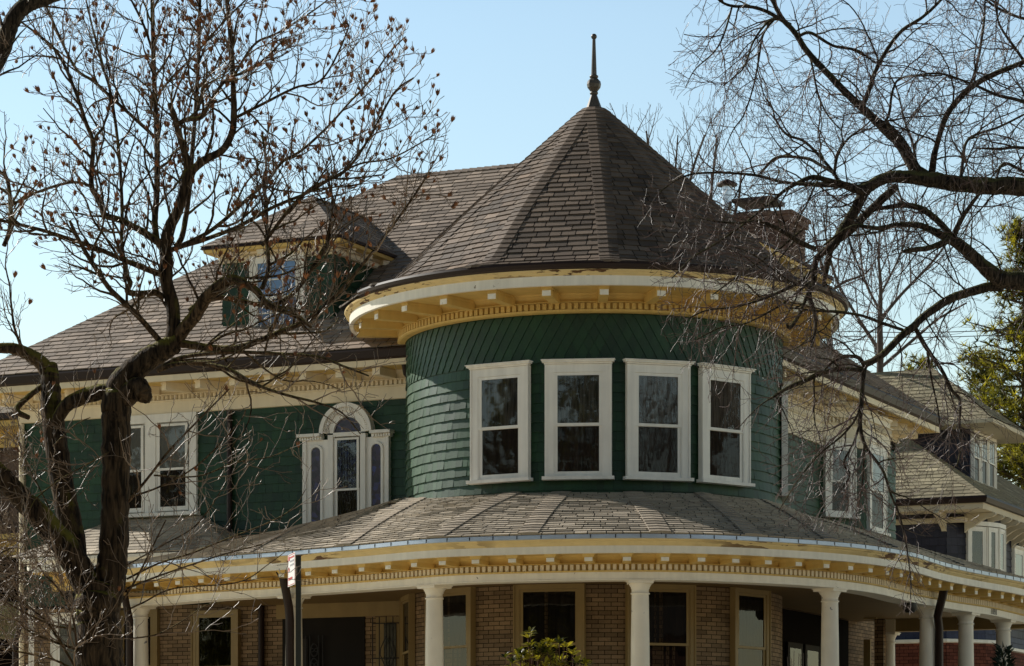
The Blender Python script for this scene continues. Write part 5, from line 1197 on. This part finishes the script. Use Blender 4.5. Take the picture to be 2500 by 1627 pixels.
def bush(px, ytop, Y, rx, rz, nwh, label, L=.13):
    b0 = pt(px, ytop, Y); ctr = b0 - UP*rz; r = tag(empty('rhododendron_bush', (b0.x, b0.y, 0)), label, 'bush'); lm, sm = MB(), MB()
    base = V((b0.x, b0.y, 0))
    for _ in range(nwh):
        while True:
            q = rv()
            if .45 < q.length < 1: break
        q = V((q.x*rx, q.y*rx*.8, q.z*rz)) * ru(.85, 1.08); p = ctr + q
        ax = (q.normalized()*.7 + UP*.8 + rv()*.35).normalized(); tt = ru(0, 1)
        for k in range(random.randint(6, 9)):
            a = ax.orthogonal().normalized(); a = Matrix.Rotation(k*.9+ru(-.3, .3), 3, ax) @ a; d = a*ru(.7, 1.1) + ax*ru(.1, .9); leaf(lm, p, d, ax, L*ru(.7, 1.15), L*.32*ru(.8, 1.2), min(1, max(0, tt+ru(-.3, .3))))
        mid = base + (p-base)*.5 + rv()*.12; mid.z = max(mid.z, .4)
        sm.tube([base+rv()*.03+UP*.05, mid, p], [.018, .012, .005], 4, cap=False)
    part(sm, 'stems', STEM, r); part(lm, 'leaves', LEAF, r); return r
bush(1325, 1543, 33.0, .68, .95, 420, 'glossy green rhododendron with sunlit leaves in front of the porch', .125)
bush(1512, 1588, 38.0, .20, .5, 14, 'small dark leaved shrub beside the second column from centre', .10)
cn = pt(2450, 1578, 41.0); cr_ = tag(empty('dwarf_conifer', (cn.x, cn.y, 0)), 'small dark pointed conifer in front of the rightmost porch column', 'shrub')
m = MB(); hC = cn.z
for _ in range(5000):
    f = rnd()**.7; z = hC*(1-f); r_ = .05+.42*f*min(1, 1.0)*ru(.6, 1.05); a = ru(0, 6.283); p = V((cn.x+r_*math.cos(a), cn.y+r_*math.sin(a), max(.1, z))); d = V((math.cos(a), math.sin(a), ru(.3, 1.2))).normalized()
    s_ = d.orthogonal().normalized()*.02; m.face([p-s_, p+s_, p+d*ru(.08, .16)], rnd())
part(m, 'foliage', M('dark_conifer_needle', (.015, .028, .014), .7, .3, tint=.5), cr_)
m = MB(); m.tube([V((cn.x, cn.y, 0)), V((cn.x, cn.y, hC*.9))], [.04, .01], 6); part(m, 'trunk', STEM, cr_)
bs_ = pt(1938, 1590, 40.2); r = tag(empty('bare_shrub', (bs_.x, bs_.y, 0)), 'thin bare twigs of a leafless shrub left of the third column', 'shrub')
m = MB()
for k in range(9):
    top = pt(ru(1918, 1972), ru(1588, 1625), 40.2+ru(-.1, .1)); b_ = V((bs_.x+ru(-.1, .1), bs_.y, 0)); m.tube([b_, (b_*.4+top*.6)+rv()*.06, top], [.012, .008, .004], 4, ru(0, 1), cap=False)
part(m, 'twigs', TWIGR, r)
# ================================================================== background trees
random.seed(33)
def bg_tree(label, base, limbs, okf, lens, gaps, rads, Y):
    t = Tree('bare_tree', label, 'tree', tuple(base), TWIGB, TWIGB, ok=okf, group='leafless trees beyond the houses')
    t.wig = [0, .12, .14, .18]; t.trop = [0, .05, .05, .05]; t.gap = gaps; t.start = [0, .15, .1, .12]; t.ang = [0, (.35, .8), (.4, .9), (.4, .9)]
    t.lift = [0, .25, .2, .2]; t.len = lens; t.rad = rads; t.seg = [0, .3, .2, .16]; t.rmin = .005; t.flat = .8; t.bsplit = .03
    for i, sq in enumerate(limbs): t.limb(sq, Y, Y+ru(-1.5, 1.5), trunk=(i == 0), n=7)
    t.finish(); return t
ok1 = lambda x, y: 1480 < x < 1800 and 250 < y < 900
bt1 = bg_tree('leafless tree whose fine upright twigs rise behind the cone roof', pt(1650, 2090, 76), [[(1650,2090,40),(1648,1400,34),(1645,900,28),(1640,760,22),(1622,560,12),(1592,420,8),(1578,320,4)], [(1642,720,14),(1662,540,9),(1690,420,7),(1720,330,4)], [(1640,700,14),(1720,540,9),(1742,420,6),(1750,330,4)], [(1640,690,12),(1570,520,8),(1535,420,6),(1528,350,4)], [(1640,680,10),(1640,520,7),(1650,400,5),(1655,330,3)], [(1640,700,12),(1760,600,8),(1800,500,6),(1810,420,4)]], ok1, [0, 2.2, 1.0, .45], [0, .42, .33, .3], [0, .018, .009, .006], 76)
ok2 = lambda x, y: 1930 < x < 2420 and 430 < y < 1010
bt2 = bg_tree('leafless tree with a pale upright trunk between the two houses', pt(2140, 2090, 78), [[(2140,2090,40),(2140,1500,34),(2140,1200,26),(2146,1000,20),(2149,880,17),(2148,790,14),(2150,700,9),(2145,620,6),(2150,540,3)], [(2150,780,10),(2200,720,8),(2258,660,7),(2300,610,5),(2340,540,3)], [(2149,860,10),(2090,770,8),(2045,690,7),(2020,600,5),(2010,520,3)], [(2148,900,9),(2230,830,8),(2290,780,6),(2360,740,4)], [(2148,760,7),(2110,680,6),(2100,600,4),(2090,500,3)], [(2150,720,6),(2190,640,5),(2220,560,4),(2240,480,3)]], ok2, [0, 2.4, 1.1, .5], [0, .42, .34, .3], [0, .018, .009, .006], 78)
ok3 = lambda x, y: 1880 < x < 2140 and 520 < y < 1000
bg_tree('leafless tree with forked stem just right of the turret eave', pt(2030, 2090, 70), [[(2030,2090,30),(2032,1300,22),(2028,900,16),(2020,760,12),(2014,690,11),(2004,640,8),(1990,580,5),(1985,540,3)], [(2018,720,8),(2060,690,7),(2110,670,5),(2135,640,3)], [(2024,800,7),(1980,740,5),(1950,690,4)]], ok3, [0, 1.8, .9, .45], [0, .4, .32, .3], [0, .017, .008, .006], 70)
PINEN = M('pine_needle', (.03, .042, .010), .55, .4, tint=.5, tintcol=(.25, .22, .03))
translucent(PINEN, (1.3, 1.3, .5), .5)
PINEB = M('pine_bark', (.06, .045, .03), .85, .2, noise=(6, .3))
def pine(label, px, ytop, Y, spreadm, ndens, group='evergreen pines beyond the houses', zmin=.28):
    tp = pt(px, ytop, Y); b_ = V((tp.x, tp.y, 0)); H_ = tp.z; r = tag(empty('pine_tree', tuple(b_)), label, 'tree', group)
    tm, nm_ = MB(), MB(); tm.tube([b_, b_+UP*H_*.5+V((.1, 0, 0)), b_+UP*H_*.98], [H_*.017, H_*.011, .03], 9); bm = MB()
    z = H_*zmin
    while z < H_*.99:
        f = z/H_; R_ = spreadm*(1-f)**.7*1.05+.25
        for k in range(random.randint(3, 5)):
            a = ru(0, 6.283); L = R_*ru(.55, 1.1); d = V((math.cos(a), math.sin(a), ru(-.05, .35))); P = [b_+UP*z]; n = max(3, int(L/.6))
            for i in range(n): d = (d+rv()*.12+UP*.05).normalized(); P.append(P[-1]+d*(L/n))
            bm.tube(P, [max(.015, .05*(1-i/(n+1))) for i in range(n+1)], 4, cap=False)
            for i in range(1, n+1):
                for q in range(ndens):
                    sd = rv(); sd.z *= .5; c = P[i]-(P[i]-P[i-1])*rnd()+sd*(.42+.25*(1-i/n)*R_*.3); tt = ru(0, 1)**1.2
                    ax = (d*.6+UP*.5+rv()*.6).normalized()
                    for w_ in range(11):
                        e = (ax*.55+rv()).normalized(); ln = ru(.22, .42); s_ = e.orthogonal().normalized()*.026
                        nm_.face([c-s_, c+s_, c+e*ln], min(1, max(0, tt+ru(-.2, .2))))
        z += ru(.30, .50)
    part(tm, 'trunk', PINEB, r); part(bm, 'branches', PINEB, r); part(nm_, 'needles', PINEN, r); return r
pa = pine('tall pine with yellow-green needles rising behind the blue house at the right edge', 2500, 520, 96, 5.0, 5)
pine('second pine, lower and denser, just behind the ridge of the blue house', 2400, 850, 108, 5.2, 4, zmin=.3)
pine('small pine tip showing left of the blue house roof', 2245, 862, 104, 2.6, 3, zmin=.3)
def copy_tree(src, loc, label, group, sc=1.):
    r = src.copy(); COL.objects.link(r); r.location = loc; r['label'] = label; r['group'] = group; r.scale = (sc, sc, sc)
    for c in list(src.children):
        if c.name.startswith('seed_pod'): continue
        k = c.copy(); mi = c.matrix_parent_inverse.copy(); COL.objects.link(k); k.parent = r; k.matrix_parent_inverse = mi
    return r
# unseen added trees: pines cut low sky and darken glass, bare ones pattern it
k_ = 0
for y, xs in ((-5.5, range(-118, 95, 8)), (-24, range(-121, 100, 11))):
    for x in xs:
        if 26 < x < 66 and y > -10: continue
        copy_tree(pa, (x+ru(-2, 2), y+ru(-1, 1), 0), 'dark pine across the street, seen only reflected in the glass', 'pines across the street', ru(.75, 1.25) if y > -10 else (ru(1.1, 1.45) if not 25 < x < 75 else ru(.45, .6))); k_ += 1
for x, y, sc_ in ((27, 1, 1.5), (34, -1, 1.7), (41, 1, 1.5), (48, -2, 1.7), (36, 39, 1.6), (52, 36, 1.9)):
    copy_tree(mg.root, (x, y, 0), 'bare branching street tree out of frame, seen only reflected in the window glass', 'bare trees across the street', sc_)
# service cables behind the houses
WIRE = M('black_cable', (.02, .02, .022), .5, .4)
for k, (ya, yb, Yc) in enumerate(((806, 800, 90), (818, 812, 92))):
    P = [pt(1960+i*60, ya+(yb-ya)*i/10+9*math.sin(math.pi*i/10), Yc) for i in range(11)]
    m = MB(); m.tube(P, [.014]*11, 5); o = m.build('service_cable', WIRE); tag(o, ['upper of the two thin dark service cables crossing behind the right tree', 'lower of the two thin dark service cables crossing behind the right tree'][k], 'cable', 'service cables')
# ================================================================== light, sky, camera
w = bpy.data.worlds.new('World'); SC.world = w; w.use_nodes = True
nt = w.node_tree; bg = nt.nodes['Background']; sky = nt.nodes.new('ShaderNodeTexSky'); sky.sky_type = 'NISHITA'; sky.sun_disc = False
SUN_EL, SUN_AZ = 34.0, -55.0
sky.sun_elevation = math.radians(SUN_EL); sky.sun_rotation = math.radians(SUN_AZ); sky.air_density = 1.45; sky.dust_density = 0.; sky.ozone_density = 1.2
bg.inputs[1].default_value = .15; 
# sky dimmed above the frame to cut overhead fill and deepen shade
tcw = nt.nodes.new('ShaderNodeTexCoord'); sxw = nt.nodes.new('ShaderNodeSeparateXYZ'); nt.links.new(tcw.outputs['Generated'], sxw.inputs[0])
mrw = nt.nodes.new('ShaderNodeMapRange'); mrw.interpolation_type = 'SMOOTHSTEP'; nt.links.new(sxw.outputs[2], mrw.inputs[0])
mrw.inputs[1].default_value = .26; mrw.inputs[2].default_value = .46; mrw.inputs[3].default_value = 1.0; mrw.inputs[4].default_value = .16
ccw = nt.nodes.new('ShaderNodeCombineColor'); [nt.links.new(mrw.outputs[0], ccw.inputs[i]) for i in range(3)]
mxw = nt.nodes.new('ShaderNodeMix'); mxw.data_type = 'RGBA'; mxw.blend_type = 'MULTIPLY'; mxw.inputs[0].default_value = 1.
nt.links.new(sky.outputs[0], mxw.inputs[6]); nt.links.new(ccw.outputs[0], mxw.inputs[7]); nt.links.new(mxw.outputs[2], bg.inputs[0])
sl = bpy.data.lights.new('sun', 'SUN'); sl.energy = 5.0; sl.angle = math.radians(.5); sl.color = (1., .955, .87)
so = bpy.data.objects.new('sun', sl); COL.objects.link(so)
sv = V((math.sin(math.radians(SUN_AZ))*math.cos(math.radians(SUN_EL)), math.cos(math.radians(SUN_AZ))*math.cos(math.radians(SUN_EL)), math.sin(math.radians(SUN_EL))))
so.rotation_euler = sv.to_track_quat('Z', 'Y').to_euler(); so.location = (-30, 20, 40)
cam = bpy.data.cameras.new('camera'); co = bpy.data.objects.new('camera', cam); COL.objects.link(co)
co.location = (0, 0, EYE); co.rotation_euler = (math.pi/2, 0, 0); cam.sensor_width = 36; cam.lens = F/2500*36
cam.shift_y = (YH-813.5)/2500; cam.clip_end = 3000; cam.clip_start = .5; SC.camera = co
SC.view_settings.view_transform = 'Standard'; SC.view_settings.look = 'None'; SC.view_settings.exposure = 0
SC.cycles.max_bounces = 6; SC.cycles.transparent_max_bounces = 12
